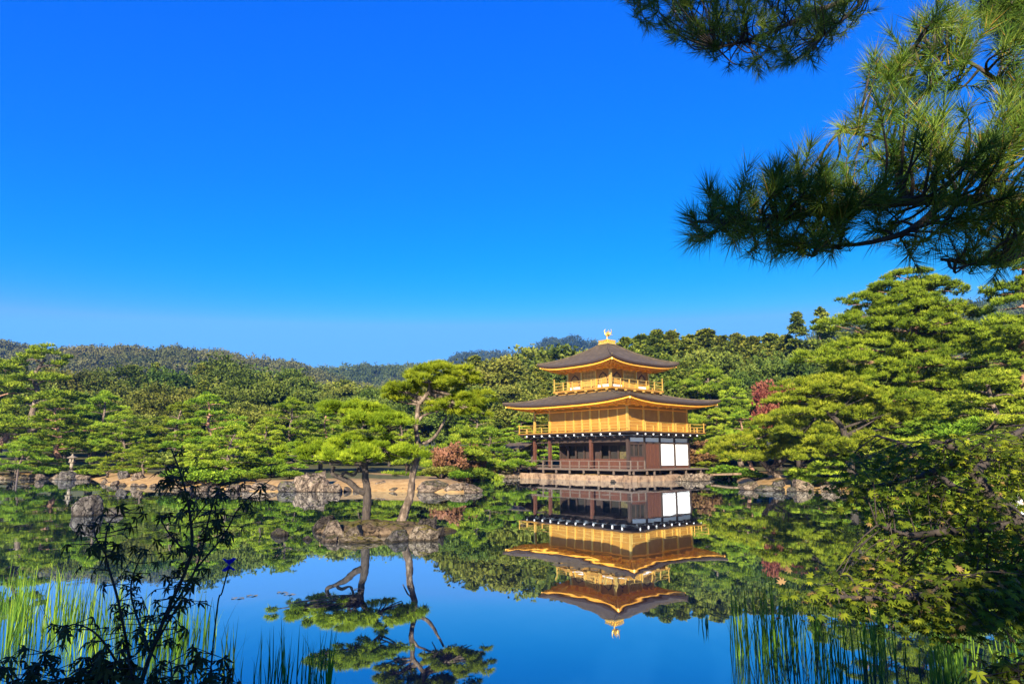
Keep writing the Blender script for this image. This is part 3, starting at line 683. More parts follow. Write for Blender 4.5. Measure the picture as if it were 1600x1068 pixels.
# --- stone terrace
rng = np.random.default_rng(3); ts = MB(); ts.box(-2.35, PW+2.2, -2.35, PL+1.6, -.8, .40)
def blk(x0, x1, y0, y1, z1):
    n = len(ts.v); ts.box(x0, x1, y0, y1, -.6, z1)
    for i in range(n, n+8): ts.v[i] = tuple(np.array(ts.v[i])+rng.normal(0, .035, 3))
y = -2.6
while y < PL+1.6: l = rng.uniform(.7, 1.8); blk(-2.75+rng.uniform(-.1, .1), -2.1, y, min(y+l-.04, PL+1.7), .46+rng.uniform(-.06, .04)); y += l
x = -2.0
while x < PW+2.2: l = rng.uniform(.7, 1.7); blk(x, x+l-.04, -2.75+rng.uniform(-.1, .1), -2.1, .46+rng.uniform(-.06, .04)); x += l
tso = ts.build('stone_terrace', M['terrace']); tso.location = (PCX, PCY, 0); tso.rotation_euler = (0, 0, math.pi/2-PTH)
put(tso, 'low terrace of tan stone blocks under the golden pavilion', 'terrace')

# ------------------------------------------------------------------ rocks
def rock_mesh(seed, sub=4):
    rng = np.random.default_rng(seed)
    bpy.ops.mesh.primitive_ico_sphere_add(subdivisions=sub, radius=1); o = bpy.context.object; me = o.data; COL.objects.unlink(o) if o.name in COL.objects else None
    bpy.data.objects.remove(o); V = np.empty(len(me.vertices)*3); me.vertices.foreach_get('co', V); V = V.reshape(-1, 3); V = np.sign(V)*np.abs(V)**.62; V /= np.linalg.norm(V, axis=1).max()*.8
    for _ in range(17):
        n = unit(rng.normal(size=3)); n = unit(n*np.array((1, 1, .8))); d = rng.uniform(.48, .8); k = V@n; V = V-np.outer(np.maximum(k-d, 0)*.97, n)
    for s, a in ((2.2, .05), (5, .035), (11, .022), (21, .014), (37, .007)):
        p = rng.uniform(0, 6, 3); q = unit(rng.normal(size=(3, 3))); W_ = V@q.T
        V = V+unit(V)*(a*np.sin(W_[:, :1]*s+p[0]+1.5*np.sin(W_[:, 1:2]*s*.8+p[1]))*np.cos(W_[:, 2:]*s+p[2]))
    V[:, 2] = np.where(V[:, 2] < 0, V[:, 2]*.8, V[:, 2]); V /= np.abs(V).max(0)
    me.vertices.foreach_set('co', V.astype(np.float32).ravel()); me.materials.clear(); me.materials.append(M['rock']); me.update(); return me
RK = [rock_mesh(100+i, 5 if i < 4 else 4) for i in range(10)]
RKM = {}
def rock_at(px, py, wpx, hpx, mat, label, group=None, proto=None, deep=1.0, rz=None, name='rock', dz=0, rnd=random.Random(9)):
    """a rock whose waterline stands at (px, py), wpx wide and hpx tall in the photograph"""
    p = wat(px, py, dz); sc_ = p[1]/FPX; i = rnd.randrange(10) if proto is None else proto
    if (i, mat) not in RKM:
        me = RK[i].copy(); me.materials.clear(); me.materials.append(M[mat]); RKM[(i, mat)] = me
    w2 = wpx*sc_/2; h = hpx*sc_
    o = link_mesh(name, RKM[(i, mat)]); o.location = (p[0], p[1]+w2*deep*.7, dz+h*.12-.05); o.scale = (w2*1.08, w2*deep, h*.9)
    o.rotation_euler = (0, 0, rnd.uniform(0, 6.28) if rz is None else rz)
    if rz is None: o.scale = (w2*1.15, w2*1.05, h*.85)
    return put(o, label, 'rock', group)
rock_at(121, 806, 48, 34, 'rock_grey', 'blocky grey boulder standing in the open water, one side in deep shade', proto=1, rz=.5)
rock_at(170, 806, 32, 15, 'rock_grey', 'low split rock in the water just beside the blocky grey boulder', proto=2)
rock_at(436, 838, 30, 15, 'rock_dark', 'small dark round stone alone in the water beside the islet', proto=3)
rock_at(484, 768, 44, 35, 'rock', 'tallest pale boulder on the sandy shore behind the islet', proto=7)
rock_at(504, 768, 30, 21, 'rock', 'middling pale rock leaning on the right of the tallest shore boulder', proto=2)
rock_at(466, 768, 26, 26, 'rock', 'pale wedge of rock tucked left of the tallest shore boulder', proto=9)
rock_at(446, 768, 44, 24, 'rock_grey', 'sloping grey rock leaning against the tallest pale shore boulder', proto=4)
rock_at(592, 766, 28, 17, 'rock', 'upright pale stone on the sand between the two islet pine trunks', proto=5)
rock_at(704, 769, 44, 17, 'rock', 'pale cracked rock between the long rock and the right tip of the sandy shore', proto=1)
rock_at(672, 769, 52, 20, 'rock', 'long pale rock at the waterline right of the leaning pine trunk', proto=6)
rock_at(736, 770, 28, 14, 'rock', 'rounded pale rock at the right tip of the sandy shore', proto=7)
rock_at(523, 769, 26, 15, 'rock', 'narrow upright rock right of the tallest pale shore boulder', proto=8)
g = 'small edging rocks along the sandy shore'
for px, wd, ht in [(292,18,9),(312,22,11),(334,20,10),(357,26,13),(382,24,12),(404,30,16),(425,26,12),(506,18,10),(542,22,9),(558,16,7),(574,18,7),(612,20,8),(628,16,7),(646,18,9),(716,20,11)]:
    rock_at(px, 767.5, wd, ht, 'rock', 'small pale edging rock on the waterline of the sandy shore', g)
g = 'low rocks edging the left bank'
for px, py, wd, ht in [(8,749,30,8),(34,749,26,8),(60,748.5,24,9),(84,749,22,10),(120,749,22,9),(160,756,16,10),(174,758,14,9),(190,758.5,13,6),(206,759.5,15,6),(222,760,13,6),(238,760.5,14,7),(254,761,16,8),(272,762,18,9)]:
    rock_at(px, py, wd, ht, 'rock', 'low edging rock along the left bank', g)
rock_at(98, 749.5, 30, 15, 'rock_grey', 'craggy dark grey rock at the water below the stone lantern', proto=2)
rock_at(211, 748, 18, 13, 'rock', 'pale upright stone on the left bank beside the rounded low pine', dz=.4, proto=5)
rock_at(192, 748, 20, 14, 'rock_grey', 'bluish grey upright slab on the left bank among low pines', dz=.35, proto=8)
rock_at(58, 745, 13, 6, 'rock', 'small white stone under the low pine on the left bank', dz=.3, proto=9)
g = 'rocks on the shore left of the terrace'
for px, wd, ht in [(757,16,7),(770,18,9),(784,16,8),(797,14,7),(808,12,6)]: rock_at(px, 747, wd, ht, 'rock', 'small pale rock on the shore left of the pavilion terrace', g)
g = 'rocks at the right end of the terrace'
for px, py, wd, ht in [(1062,751,16,9),(1078,751,22,13),(1094,750,24,14),(1110,749,22,10),(1086,752,16,6),(1102,751,16,6)]: rock_at(px, py, wd, ht, 'rock', 'pale jumbled rock at the right end of the pavilion terrace', g)
rock_at(958, 753, 12, 5, 'rock_dark', 'small dark stone in the water at the foot of the terrace')
rock_at(1173, 765, 36, 15, 'rock', 'smooth pale sloping boulder where the right bank begins', proto=6)
rock_at(1207, 767, 46, 14, 'rock_grey', 'broad grey rock below the leaning pine trunk on the right bank', proto=4)
rock_at(1218, 758, 20, 10, 'rock_grey', 'small upright grey stone beside the leaning pine trunk', proto=5, dz=.3)
rock_at(1264, 767, 36, 20, 'rock', 'upright pale rock on the right bank beside the maple leaves', proto=8)
rock_at(1242, 768, 16, 9, 'rock_grey', 'little grey stone between the broad rock and the upright pale rock', proto=3)
rock_at(1308, 769, 30, 16, 'rock', 'pale rock on the right bank half hidden by the maple', proto=9)
rock_at(1590, 782, 26, 16, 'rock', 'tan rock on the right bank seen through the maple at the edge', proto=7)
sb = MB(); a = at(1116, 741, 60); b = at(1152, 740, 57.5); sb.bar(a, b, .9, .16)
put(sb.build('slab_bridge', M['terrace']), 'flat pale stone slab bridging the gap right of the terrace', 'bridge')

# ------------------------------------------------------------------ islet with its two pines
il = MB(); IC = wat(585, 836); rng = np.random.default_rng(8)
n = 44; rings = []
IW = 108*IC[1]/FPX
for j, (f, z) in enumerate([(1.06, -.5), (1.0, -.02), (.95, .08), (.85, .15), (.68, .20), (.4, .24), (.12, .25)]):
    for k in range(n):
        t = 2*math.pi*k/n; q = 1+.09*math.sin(3*t+1)+.06*math.sin(7*t+2)+rng.normal(0, .02)
        il.v.append((IC[0]+IW*f*q*math.cos(t), IC[1]+.95+1.25*f*q*math.sin(t), z+(rng.normal(0, .035) if z > .05 else 0)+.05*math.cos(t+2)*(z > .1)))
for j in range(6):
    for k in range(n): il.f.append((j*n+k, j*n+(k+1) % n, (j+1)*n+(k+1) % n, (j+1)*n+k)); il.m.append(0)
il.f.append(tuple(6*n+k for k in range(n))); il.m.append(0)
put(il.build('islet_ground', M['islet'], None, True), kind='structure')
rock_at(517, 838, 62, 25, 'rock', 'pale sloping rock on the left end of the islet', proto=2, deep=.7, rz=2.2)
rock_at(552, 840, 66, 22, 'rock_moss', 'pale moss-edged rock between the left end of the islet and the short pine', proto=6, deep=.6, rz=1.2)
rock_at(596, 834, 54, 20, 'rock_moss', 'mossy rock at the foot of the short islet pine', proto=9, deep=.7, rz=.4)
rock_at(497, 828, 46, 24, 'rock_dark', 'dark brown saddle-shaped rock at the left rear of the islet', proto=1, deep=.6, rz=1.0)
rock_at(512, 847, 30, 13, 'rock', 'small pale stone at the water on the islet front', proto=5)
rock_at(565, 848, 74, 13, 'rock_moss', 'low mossy stone along the middle of the islet front', proto=6, deep=.5, rz=.1)
rock_at(617, 846, 48, 20, 'rock_grey', 'lumpy lichened rock below the leaning islet pine', proto=2, deep=.7)
rock_at(660, 845, 44, 26, 'rock_moss', 'mossy rock on the right end of the islet', proto=9, deep=.7, rz=.4)
rock_at(666, 834, 34, 29, 'rock_dark', 'nearly black rock at the right rear of the islet', proto=7, deep=.7, rz=.2)
rock_at(686, 838, 14, 18, 'rock_dark', 'small black stone at the right tip of the islet', proto=8)
rock_at(478, 843, 20, 10, 'rock_dark', 'flat dark stone at the left tip of the islet', proto=3)

def special_pine(name, label, trunk, rads, limbs, pads, Y, mat, barkm, seed, dens, cr, L, wd, n, group=None, full=0):
    """a pine read off the photograph; every point carries its own depth offset from Y"""
    rng = np.random.default_rng(seed)
    T = [at(p[0], p[1], Y+(p[2] if len(p) > 2 else 0)) for p in trunk]; base = T[0].copy()
    o = empty(name, base, 0, label, 'pine tree', group)
    tb = MB(); P = smooth_path([p-base for p in T], 5)
    tb.tube(P, np.interp(np.linspace(0, 1, len(P)), np.linspace(0, 1, len(rads)), rads), 10, wob=.13, rng=rng)
    for pts, r0, r1 in limbs:
        Q = smooth_path([at(p[0], p[1], Y+(p[2] if len(p) > 2 else 0))-base for p in pts], 4); tb.tube(Q, lin(r0, r1, len(Q)), 7, wob=.1, rng=rng)
    PD = []
    if full: pads = pads+[(px+rng.uniform(-.45, .45)*wpx, py+rng.uniform(.2, .9)*hpx, dy-rng.uniform(.2, 1.4), wpx*.8, hpx*.9) for px, py, dy, wpx, hpx in pads for _ in range(full)]
    for px, py, dy, wpx, hpx in pads:
        c = at(px, py, Y+dy)-base; k = (Y+dy)/FPX; rx = wpx*k/2; rz = hpx*k/2
        PD.append((c-np.array((0, 0, rz*.35)), rx, rx*.85, rz*1.15, rng.uniform(0, .4)))
        d_ = [np.linalg.norm(c-q) for q in P]; j = int(np.argmin(d_)); s = P[j]
        for a in range(4):
            e = c+np.array((rng.uniform(-.7, .7)*rx, rng.uniform(-.6, .6)*rx, -.25*rz)); md = s+(c-s)*.5+np.array((rng.normal(0, .08), 0, -.1*rx))
            Q = smooth_path([s, md, e], 4); tb.tube(Q, lin(.035*rx**.5+.012, .012, len(Q)), 5)
    tb.build('trunk', M[barkm], o, True)
    link_mesh('crown', pine_crown('crown', PD, rng, dens, cr, L, wd, n, M[mat], .5), o)
    return o
special_pine('pine_tree', 'shorter bright green pine with a dark forked trunk on the islet',
    [(571,815),(573,795),(574,770),(571,745),(572,720),(585,705),(598,690),(607,678),(596,668),(588,655)], [.125,.115,.105,.095,.08,.065,.055,.05,.04,.022],
    [([(571,770),(558,764),(545,752),(530,745),(519,739),(522,728)], .10, .05), ([(530,745),(540,738),(553,742),(560,730)], .05, .03), ([(572,735),(560,722),(545,716)], .06, .02)],
    [(466,706,.1,60,34),(640,708,-.1,50,26),(500,704,-.3,96,46),(545,692,.3,90,36),(556,714,-.7,100,28),(600,702,-.2,90,36),(480,714,.2,60,30),(530,718,.5,90,30),(618,712,.3,50,26),
     (545,640,0,96,36),(585,648,.3,110,44),(612,660,-.3,70,34),(520,638,.4,58,24),(572,656,-.5,80,22)], 19.3, 'pine_bright', 'bark_dark', 5, 420, .19, .14, .016, 9, 'pines on the islet')
special_pine('pine_tree', 'taller leaning bright green pine with a pale bare trunk on the islet',
    [(626,818),(633,797),(642,772),(644,745),(652,716),(654,696),(650,672),(652,650),(654,632),(664,620),(670,608),(672,590)], [.15,.125,.105,.092,.085,.08,.07,.068,.064,.06,.045,.022],
    [([(653,695),(668,690),(681,680),(690,665),(698,650)], .06, .03), ([(652,660),(660,650),(672,645),(684,642)], .05, .02), ([(664,622),(646,618),(634,612),(622,614)], .05, .02), ([(651,716),(642,724),(634,740)], .03, .015)],
    [(690,578,0,100,34),(668,592,-.5,80,36),(715,595,.3,80,40),(640,606,-.2,70,30),(622,622,.3,56,30),(690,606,.6,90,30),
     (715,630,-.2,90,36),(742,622,.3,70,36),(700,642,.5,70,30),(752,642,-.3,40,30),(735,645,.2,60,26),(624,610,.0,50,22)], 19.9, 'pine_bright', 'bark', 6, 420, .19, .14, .016, 9, 'pines on the islet')

# ------------------------------------------------------------------ pines and trees along the shores
LB = 'pines of the left bank'
tree('pine0', 'pine_tree', 66, 538, 71, 'tallest broad-topped pine of the left bank, its dark trunk bare below', 'pine tree', wide=1.25, rz=1.0)
tree('pine3', 'pine_tree', 12, 560, 78, 'pine behind and left of the tallest pine on the left bank', 'pine tree', wide=1.1)
tree('lowpine0', 'pine_tree', 30, 682, 61, 'low spreading pine at the far left over the water, needles down to the rocks', 'pine tree', wide=1.25, rz=.3)
tree('pine1', 'pine_tree', 112, 622, 66, 'pine with thin pale trunks standing behind the stone lantern', 'pine tree', wide=1.3, rz=2.1)
tree('pine2', 'pine_tree', 160, 612, 69, 'pine right of the stone lantern with a stout pale lower trunk', 'pine tree', wide=1.1, rz=.8)
tree('pine5', 'pine_tree', 196, 640, 66, 'pine between the lantern trees and the small bright pine, dark underneath', 'pine tree', wide=1.0)
tree('lowpine1', 'pine_tree', 170, 714, 59, 'rounded low pine clipped like a mound right of the stone lantern', 'pine tree', wide=1.5)
tree('lowpine2', 'pine_tree', 228, 694, 53, 'small bright bushy pine on the sandy point of the left bank', 'pine tree', wide=1.15)
tree('pine4', 'pine_tree', 268, 628, 60, 'wide pine above the sandy point of the left bank', 'pine tree', wide=1.25, rz=3.3)
tree('pine1', 'pine_tree', 345, 614, 57, 'tall tiered pine with a reddish trunk behind the dark seedling', 'pine tree', wide=1.2, rz=1.4)
tree('lowpine0', 'pine_tree', 358, 664, 47, 'low tiered pine spreading just above the shore rocks behind the dark seedling', 'pine tree', wide=1.3, rz=2.0)
tree('lowpine2', 'pine_tree', 315, 690, 49, 'small pine squeezed beside the low tiered pine on the sandy shore', 'pine tree', wide=1.1)
tree('pine2', 'pine_tree', 452, 622, 56, 'dark green pine rising left of the islet pines', 'pine tree', wide=1.2, rz=.4)
tree('pine5', 'pine_tree', 425, 655, 52, 'mid-height pine in front of the dark green pine left of the islet', 'pine tree', wide=1.1)
tree('pine3', 'pine_tree', 505, 640, 60, 'pine showing between the dark green pine and the shorter islet pine', 'pine tree', wide=1.2)
tree('lowpine1', 'pine_tree', 470, 690, 48, 'low dark pine on the sand behind the sloping grey rock', 'pine tree', wide=1.2)
tree('pine0', 'pine_tree', 565, 650, 62, 'pine directly behind the shorter islet pine', 'pine tree', wide=1.2, rz=.2)
tree('pine4', 'pine_tree', 640, 655, 62, 'pine behind the bare trunk of the taller islet pine', 'pine tree', wide=1.2)
tree('lowpine0', 'pine_tree', 700, 668, 58, 'low pine right of the taller islet pine', 'pine tree', wide=1.2, rz=.5)
tree('bush0', 'shrub', 618, 740, 46, 'low green shrub on the sand between the islet pine trunks', 'shrub', wide=1.6)
tree('bush0', 'shrub', 690, 728, 45, 'round green shrub right of the leaning islet trunk', 'shrub', wide=1.5)
tree('bush1', 'shrub', 718, 735, 44, 'bright green shrub at the right tip of the sandy shore', 'shrub', wide=1.3)
tree('rustbush', 'shrub', 702, 692, 53, 'rusty pink shrub behind the taller islet pine', 'shrub', wide=.75)
tree('rustbush', 'shrub', 736, 696, 60, 'faded red shrub on the far shore left of the pavilion', 'shrub', wide=.7)
tree('lowpine1', 'pine_tree', 770, 668, 68, 'low tiered pine on the shore left of the fishing deck', 'pine tree', wide=1.3)
tree('lowpine2', 'pine_tree', 745, 700, 65, 'small pine by the water left of the tiered pine near the fishing deck', 'pine tree', wide=1.2)
tree('pine2', 'pine_tree', 742, 640, 74, 'mid-sized pine between the islet pines and the pavilion', 'pine tree', wide=1.2)
tree('pine4', 'pine_tree', 800, 650, 84, 'pine seen through the open porch of the pavilion', 'pine tree', wide=1.2)
tree('lowpine0', 'pine_tree', 850, 690, 84, 'low pine behind the open porch columns of the pavilion', 'pine tree', wide=1.4)
tree('bush0', 'shrub', 775, 722, 66, 'green shrub at the water left of the fishing deck', 'shrub', wide=1.4)
tree('rustbush', 'shrub', 752, 728, 64, 'brownish shrub at the water left of the pavilion', 'shrub', wide=1.3)
# right of the pavilion
tree('pine5', 'pine_tree', 1100, 575, 80, 'tall tiered pine just right of the pavilion roofs', 'pine tree', wide=1.2, rz=1.2)
tree('pine0', 'pine_tree', 1152, 600, 78, 'second tiered pine behind the right corner of the pavilion', 'pine tree', wide=1.1)
tree('pine3', 'pine_tree', 1122, 640, 72, 'mid-green pine at the right end of the pavilion balcony', 'pine tree', wide=1.1)
tree('lowpine0', 'pine_tree', 1112, 700, 66, 'low pine beside the white wall panels of the pavilion', 'pine tree', wide=1.2)
tree('rustbush', 'shrub', 1092, 690, 67, 'brown leafy shrub against the right wall of the pavilion', 'shrub', wide=1.2)
tree('bush1', 'shrub', 1140, 727, 62, 'low clipped pine mound above the stone slab bridge', 'shrub', wide=1.8)
tree('redtree', 'maple_tree', 1212, 597, 70, 'red-leaved maple among the green pines right of the pavilion', 'maple tree', wide=.62)
tree('round3', 'broadleaf_tree', 1205, 556, 86, 'dull olive rounded tree directly above the red maple', 'tree')
tree('pine1', 'pine_tree', 1172, 640, 62, 'pine left of the red maple, pads stepping down to the water', 'pine tree', wide=1.1)
tree('lowpine2', 'pine_tree', 1250, 640, 58, 'bushy pine right of and below the red maple', 'pine tree', wide=1.2)
special_pine('pine_tree', 'low spreading pine with a pale trunk leaning left over the right bank',
    [(1222,752),(1208,738),(1194,724),(1186,712),(1180,700),(1176,688)], [.2,.19,.17,.14,.1,.05], [([(1190,718),(1215,705),(1245,700)], .09, .03)],
    [(1150,690,0,90,30),(1195,682,.5,90,30),(1245,695,0,100,30),(1170,712,-.6,80,24),(1130,705,.6,70,26),(1215,660,.8,100,30),(1275,705,.3,80,30),(1225,712,-.8,70,20)], 46, 'pine_lit', 'bark', 15, 100, .32, .26, .045, 5)
special_pine('pine_tree', 'tall layered red-trunked pine towering over the right bank',
    [(1440,735),(1446,690),(1440,640),(1432,590),(1428,545),(1432,500),(1420,470),(1424,440)], [.32,.3,.27,.24,.2,.16,.1,.05],
    [([(1432,600),(1400,590),(1360,580)], .12, .04), ([(1432,560),(1470,550),(1510,545)], .12, .04)],
    [(1425,430,0,90,26),(1400,452,.6,110,30),(1455,450,-.4,110,32),(1370,492,.4,120,34),(1430,486,-.8,120,36),(1480,490,.6,120,36),
     (1350,540,0,130,40),(1410,535,1.0,120,36),(1470,540,-.8,130,40),(1515,530,.4,90,36),(1330,585,.8,110,36),(1390,592,-1,130,40),(1455,598,.5,140,40),(1515,590,0,110,40),
     (1350,635,0,120,36),(1420,640,-1,130,40),(1490,640,.5,130,40)], 42, 'pine_lit', 'bark_red', 16, 95, .36, .27, .045, 5, full=2)
special_pine('pine_tree', 'mid-height pine with a dark curved trunk left of the tall layered pine',
    [(1330,745),(1326,710),(1322,685),(1314,665),(1300,650),(1284,640),(1276,628)], [.24,.22,.19,.16,.13,.1,.05],
    [([(1322,680),(1345,668),(1368,655)], .1, .03)],
    [(1255,605,0,90,28),(1295,595,.5,100,30),(1330,615,-.5,100,30),(1270,630,.6,90,26),(1370,640,.2,100,34),(1235,625,0,80,26),(1300,700,.6,120,34),(1250,672,-.3,100,30),(1345,690,-.4,110,34)], 40, 'pine_lit', 'bark_dark', 17, 100, .33, .26, .045, 5, full=1)
special_pine('pine_tree', 'pine cut by the edge of the view, behind the hanging needles, taller than its neighbours',
    [(1610,740),(1606,660),(1600,580),(1606,500),(1598,440),(1604,400)], [.3,.27,.24,.18,.1,.05], [],
    [(1600,400,0,110,34),(1585,455,.5,110,40),(1640,440,0,120,40),(1570,510,-.5,120,40),(1620,530,.6,130,40),(1555,565,.3,120,40),(1610,590,-.6,140,44),(1570,630,.3,140,40),(1640,640,0,120,40),(1540,610,.9,110,40)], 38, 'pine_lit', 'bark_red', 18, 95, .36, .26, .045, 5, full=1)
tree('pine4', 'pine_tree', 1530, 585, 35, 'bright low-tiered pine between the two tall pines of the right bank', 'pine tree', wide=1.5)
tree('lowpine1', 'pine_tree', 1420, 655, 38, 'low bright pine at the foot of the tall layered pine', 'pine tree', wide=1.5)
tree('lowpine0', 'pine_tree', 1330, 690, 40, 'low pine at the water behind the left edge of the maple leaves', 'pine tree', wide=1.4)
tree('lowpine2', 'pine_tree', 1560, 655, 31, 'low bright green pine behind the maple limbs', 'pine tree', wide=1.5)
# forest rising behind
CYP = 'tall conifers on the skyline right of the pavilion'
for i, (px, py, Y, wd) in enumerate([(978,530,100,1.2),(1002,525,104,1.2),(1024,518,100,1.2),(1048,520,103,1.25),(1076,526,100,1.2),(1102,516,106,1.25),(1128,528,100,1.2),(1152,524,106,1.2),(1178,528,102,1.2),(1204,523,108,1.2),(1226,526,102,1.2),(1320,522,100,1.1),(1345,518,108,1.1),(1375,510,104,1.2),(1540,520,96,1.2),(1590,505,100,1.2)]):
    tree('cypress%d' % (i % 4), 'conifer', px, py, Y, 'dense dark conifer in the skyline row of the wood right of the pavilion', 'conifer', CYP, wide=wd*1.25)
tree('ragged0', 'conifer', 1244, 489, 96, 'narrow dark cypress standing out above the skyline right of the pavilion', 'conifer', wide=1.25)
tree('ragged1', 'conifer', 1283, 484, 94, 'ragged tall cedar with a pale bare trunk, highest of the skyline right of the pavilion', 'conifer', wide=1.3)
G1 = 'broadleaf trees between the pavilion and the skyline'
for i, (px, py, Y) in enumerate([(1000,560,88),(1040,556,86),(1070,566,85),(1100,556,90),(1130,565,88),(1165,560,90),(1240,560,88),(1270,556,92),(1300,560,84),(1335,565,86),(1240,600,76),(1280,620,74),(1160,590,84)]):
    tree('cypress%d' % ((i+2) % 4) if i % 3 else 'round%d' % (i % 4), 'broadleaf_tree', px, py, Y, 'leafy green tree in the wood below the skyline right of the pavilion', 'tree', G1, wide=1.35 if i % 3 else 1.0)
G2 = 'wood behind the shore left of the pavilion'
for i, (px, py, Y) in enumerate([(715,572,104),(742,557,100),(768,566,98),(795,560,100),(818,566,102),(842,572,96),(868,548,112),(890,556,108),(820,600,88),(780,610,86),(745,606,90),(850,610,86),(710,610,94)]):
    tree(('cypress%d' if i % 2 else 'round%d') % (i % 4), 'broadleaf_tree', px, py, Y, 'green crown in the wood behind the shore left of the pavilion', 'tree', G2, wide=1.25)
G3 = 'wood behind the left bank'
rr = random.Random(21)
row = []
for px in range(-60, 700, 34):
    row.append((px+rr.uniform(-10, 10), np.interp(px, [-60,60,130,250,380,470,520,600,700], [566,585,590,574,572,584,596,606,600])+rr.uniform(-9, 9), rr.uniform(112, 132)))
for px in range(-50, 700, 40):
    row.append((px+rr.uniform(-12, 12), np.interp(px, [-60,130,250,400,520,700], [600,612,606,602,618,622])+rr.uniform(-12, 12), rr.uniform(90, 104)))
for px in range(100, 640, 52):
    row.append((px+rr.uniform(-14, 14), 640+rr.uniform(-10, 10), rr.uniform(78, 86)))
for i, (px, py, Y) in enumerate(row):
    k = rr.choice(['round0', 'round1', 'round2', 'round3', 'round1', 'round2', 'round0', 'round3', 'round1', 'round2', 'rusty', 'cypress1', 'cypress0'])
    if k == 'rusty': tree(k, 'broadleaf_tree', px, py, Y, 'brownish autumn tree in the wood behind the left bank', 'tree', 'brown trees behind the left bank', wide=1.1)
    else: tree(k, 'broadleaf_tree', px, py, Y, 'olive green tree in the wood behind the left bank', 'tree', G3, wide=1.15)
for i, (px, py, Y) in enumerate([(1400,560,70),(1460,580,72),(1520,560,68),(1575,570,70),(1640,540,66),(1350,600,68),(1480,640,60),(1600,640,56),(1550,650,58),(1390,660,58)]):
    tree('round%d' % (i % 4), 'broadleaf_tree', px, py, Y, 'shaded broadleaf tree behind the tall pines of the right bank', 'tree', 'trees behind the right bank', wide=1.2)
for i, (px, py, Y) in enumerate([(300,705,56),(130,725,66),(90,728,67),(55,722,68),(205,725,60),(1290,728,47),(1360,720,44),(1410,722,42)]):
    tree('bush0', 'shrub', px, py, Y, 'dark shrub in the shade under the bank pines', 'shrub', 'undergrowth shrubs under the bank pines', wide=2.0)

g = 'low clipped pine mounds along the shore'
for i, (px, py, Y) in enumerate([(300,728,45),(330,735,42.5),(362,732,44),(395,738,43),(420,728,46),(455,735,44.5),(388,720,50),(330,715,52),(275,735,49),(500,735,48),(548,738,50),(640,742,48),(660,735,50),(20,725,63),(75,732,62.5),(140,732,62),(210,730,56),(1245,735,45),(1180,738,48)]):
    tree('bush1', 'shrub', px, py, Y, 'low clipped pine mound on the bank near the water', 'shrub', g, wide=1.7)
# ------------------------------------------------------------------ hills with their far-off woods
def hill(name, ridge, Y, depth, mat, label, size, count, seed, k=100, back=.6):
    """ridge read from the photograph at distance Y, a slope coming towards the pond and one falling away behind"""
    rng = np.random.default_rng(seed)
    P = [at(px, py, Y) for px, py in ridge]; xs = np.array([p[0] for p in P]); zs = np.array([p[2] for p in P])
    def hz(x, v):   # v 0 at the foot, 1 on the ridge, 2 behind
        z = np.interp(x, xs, zs)-size*.95
        f = np.where(v <= 1, np.sin(np.clip(v, 0, 1)*np.pi/2)**1.15, 1-.75*(v-1)**1.4)
        return z*f+wav(x, v*depth, 3.0/size*.25)*size*.28*np.clip(v*(2-v), 0, 1)
    U = np.linspace(xs[0], xs[-1], 70); Vv = np.linspace(0, 2, 26)
    X, W_ = np.meshgrid(U, Vv); Yy = Y+(W_-1)*depth*np.where(W_ <= 1, 1, back); Z = hz(X, W_)
    I = np.arange(X.size).reshape(X.shape); F = np.stack([I[:-1,:-1].ravel(), I[:-1,1:].ravel(), I[1:,1:].ravel(), I[1:,:-1].ravel()], 1)
    put(link_mesh('hill', np_mesh('hill', np.stack([X.ravel(), Yy.ravel(), Z.ravel()], 1), F, M['ground'], np.zeros(X.size), True)), kind='structure')
    x = rng.uniform(xs[0], xs[-1], count); v = np.concatenate([rng.uniform(.25, 1.12, count*3//4), rng.normal(1.0, .04, count-count*3//4)])
    z = hz(x, v); y = Y+(v-1)*depth*np.where(v <= 1, 1, back)
    h = size*(.45+.95*rng.uniform(0, 1, count)**2); r = h*rng.uniform(.32, .55, count); tn_ = np.clip(.42+.28*wav(x, y, .35/size, seed)+rng.normal(0, .12, count), 0, 1)
    u = unit(rng.normal(size=(count, k, 3))); u[..., 2] = np.where(u[..., 2] < -.3, -u[..., 2], u[..., 2])
    lump = 1+.25*np.sin(u[..., 0]*5+x[:, None])*np.cos(u[..., 1]*4+y[:, None])
    c = np.stack([x, y, z+h*.5], 1)[:, None]+u*np.stack([r, r, h*.5], 1)[:, None]*(rng.uniform(.6, 1, (count, k))*lump)[..., None]
    c = c.reshape(-1, 3); d = unit(u.reshape(-1, 3)+np.array((0, 0, .35)))
    S = blades(c, d, size*.17, size*.13, 1, .8, rng, True, np.repeat(tn_, k), .1)
    put(link_mesh(name, leaf_mesh(name, [S], M[mat])), label, 'wood', kind='stuff')
hill('hillside_wood', [(-260,520),(-120,528),(0,536),(30,541),(60,549),(120,566),(180,590)], 480, 200, 'hillwood', 'brownish green wood on the far hill at the left edge', 7.5, 2000, 1, 90)
hill('hillside_wood', [(-100,600),(60,574),(110,561),(165,551),(215,550),(260,552),(340,552),(365,555),(390,563),(440,568),(475,576),(505,586),(560,604),(640,625)], 420, 170, 'hillwood', 'olive brown wood covering the long near hill behind the left bank', 6.5, 4200, 2, 95)
hill('hillside_wood', [(380,620),(470,588),(505,582),(545,576),(575,573),(610,577),(660,575),(720,578),(790,600),(900,640)], 600, 220, 'hillwood2', 'green wood on the low hill seen between the islet pines and the long hill', 8, 2800, 3, 70)
hill('mountain_wood', [(560,610),(640,588),(690,570),(715,559),(745,552),(775,557),(800,558),(830,546),(860,534),(890,532),(915,536),(940,545),(980,552),(1060,560),(1200,590)], 950, 300, 'hillwood3', 'bluish wooded mountain rising behind the pavilion roof', 13, 2400, 4, 80)
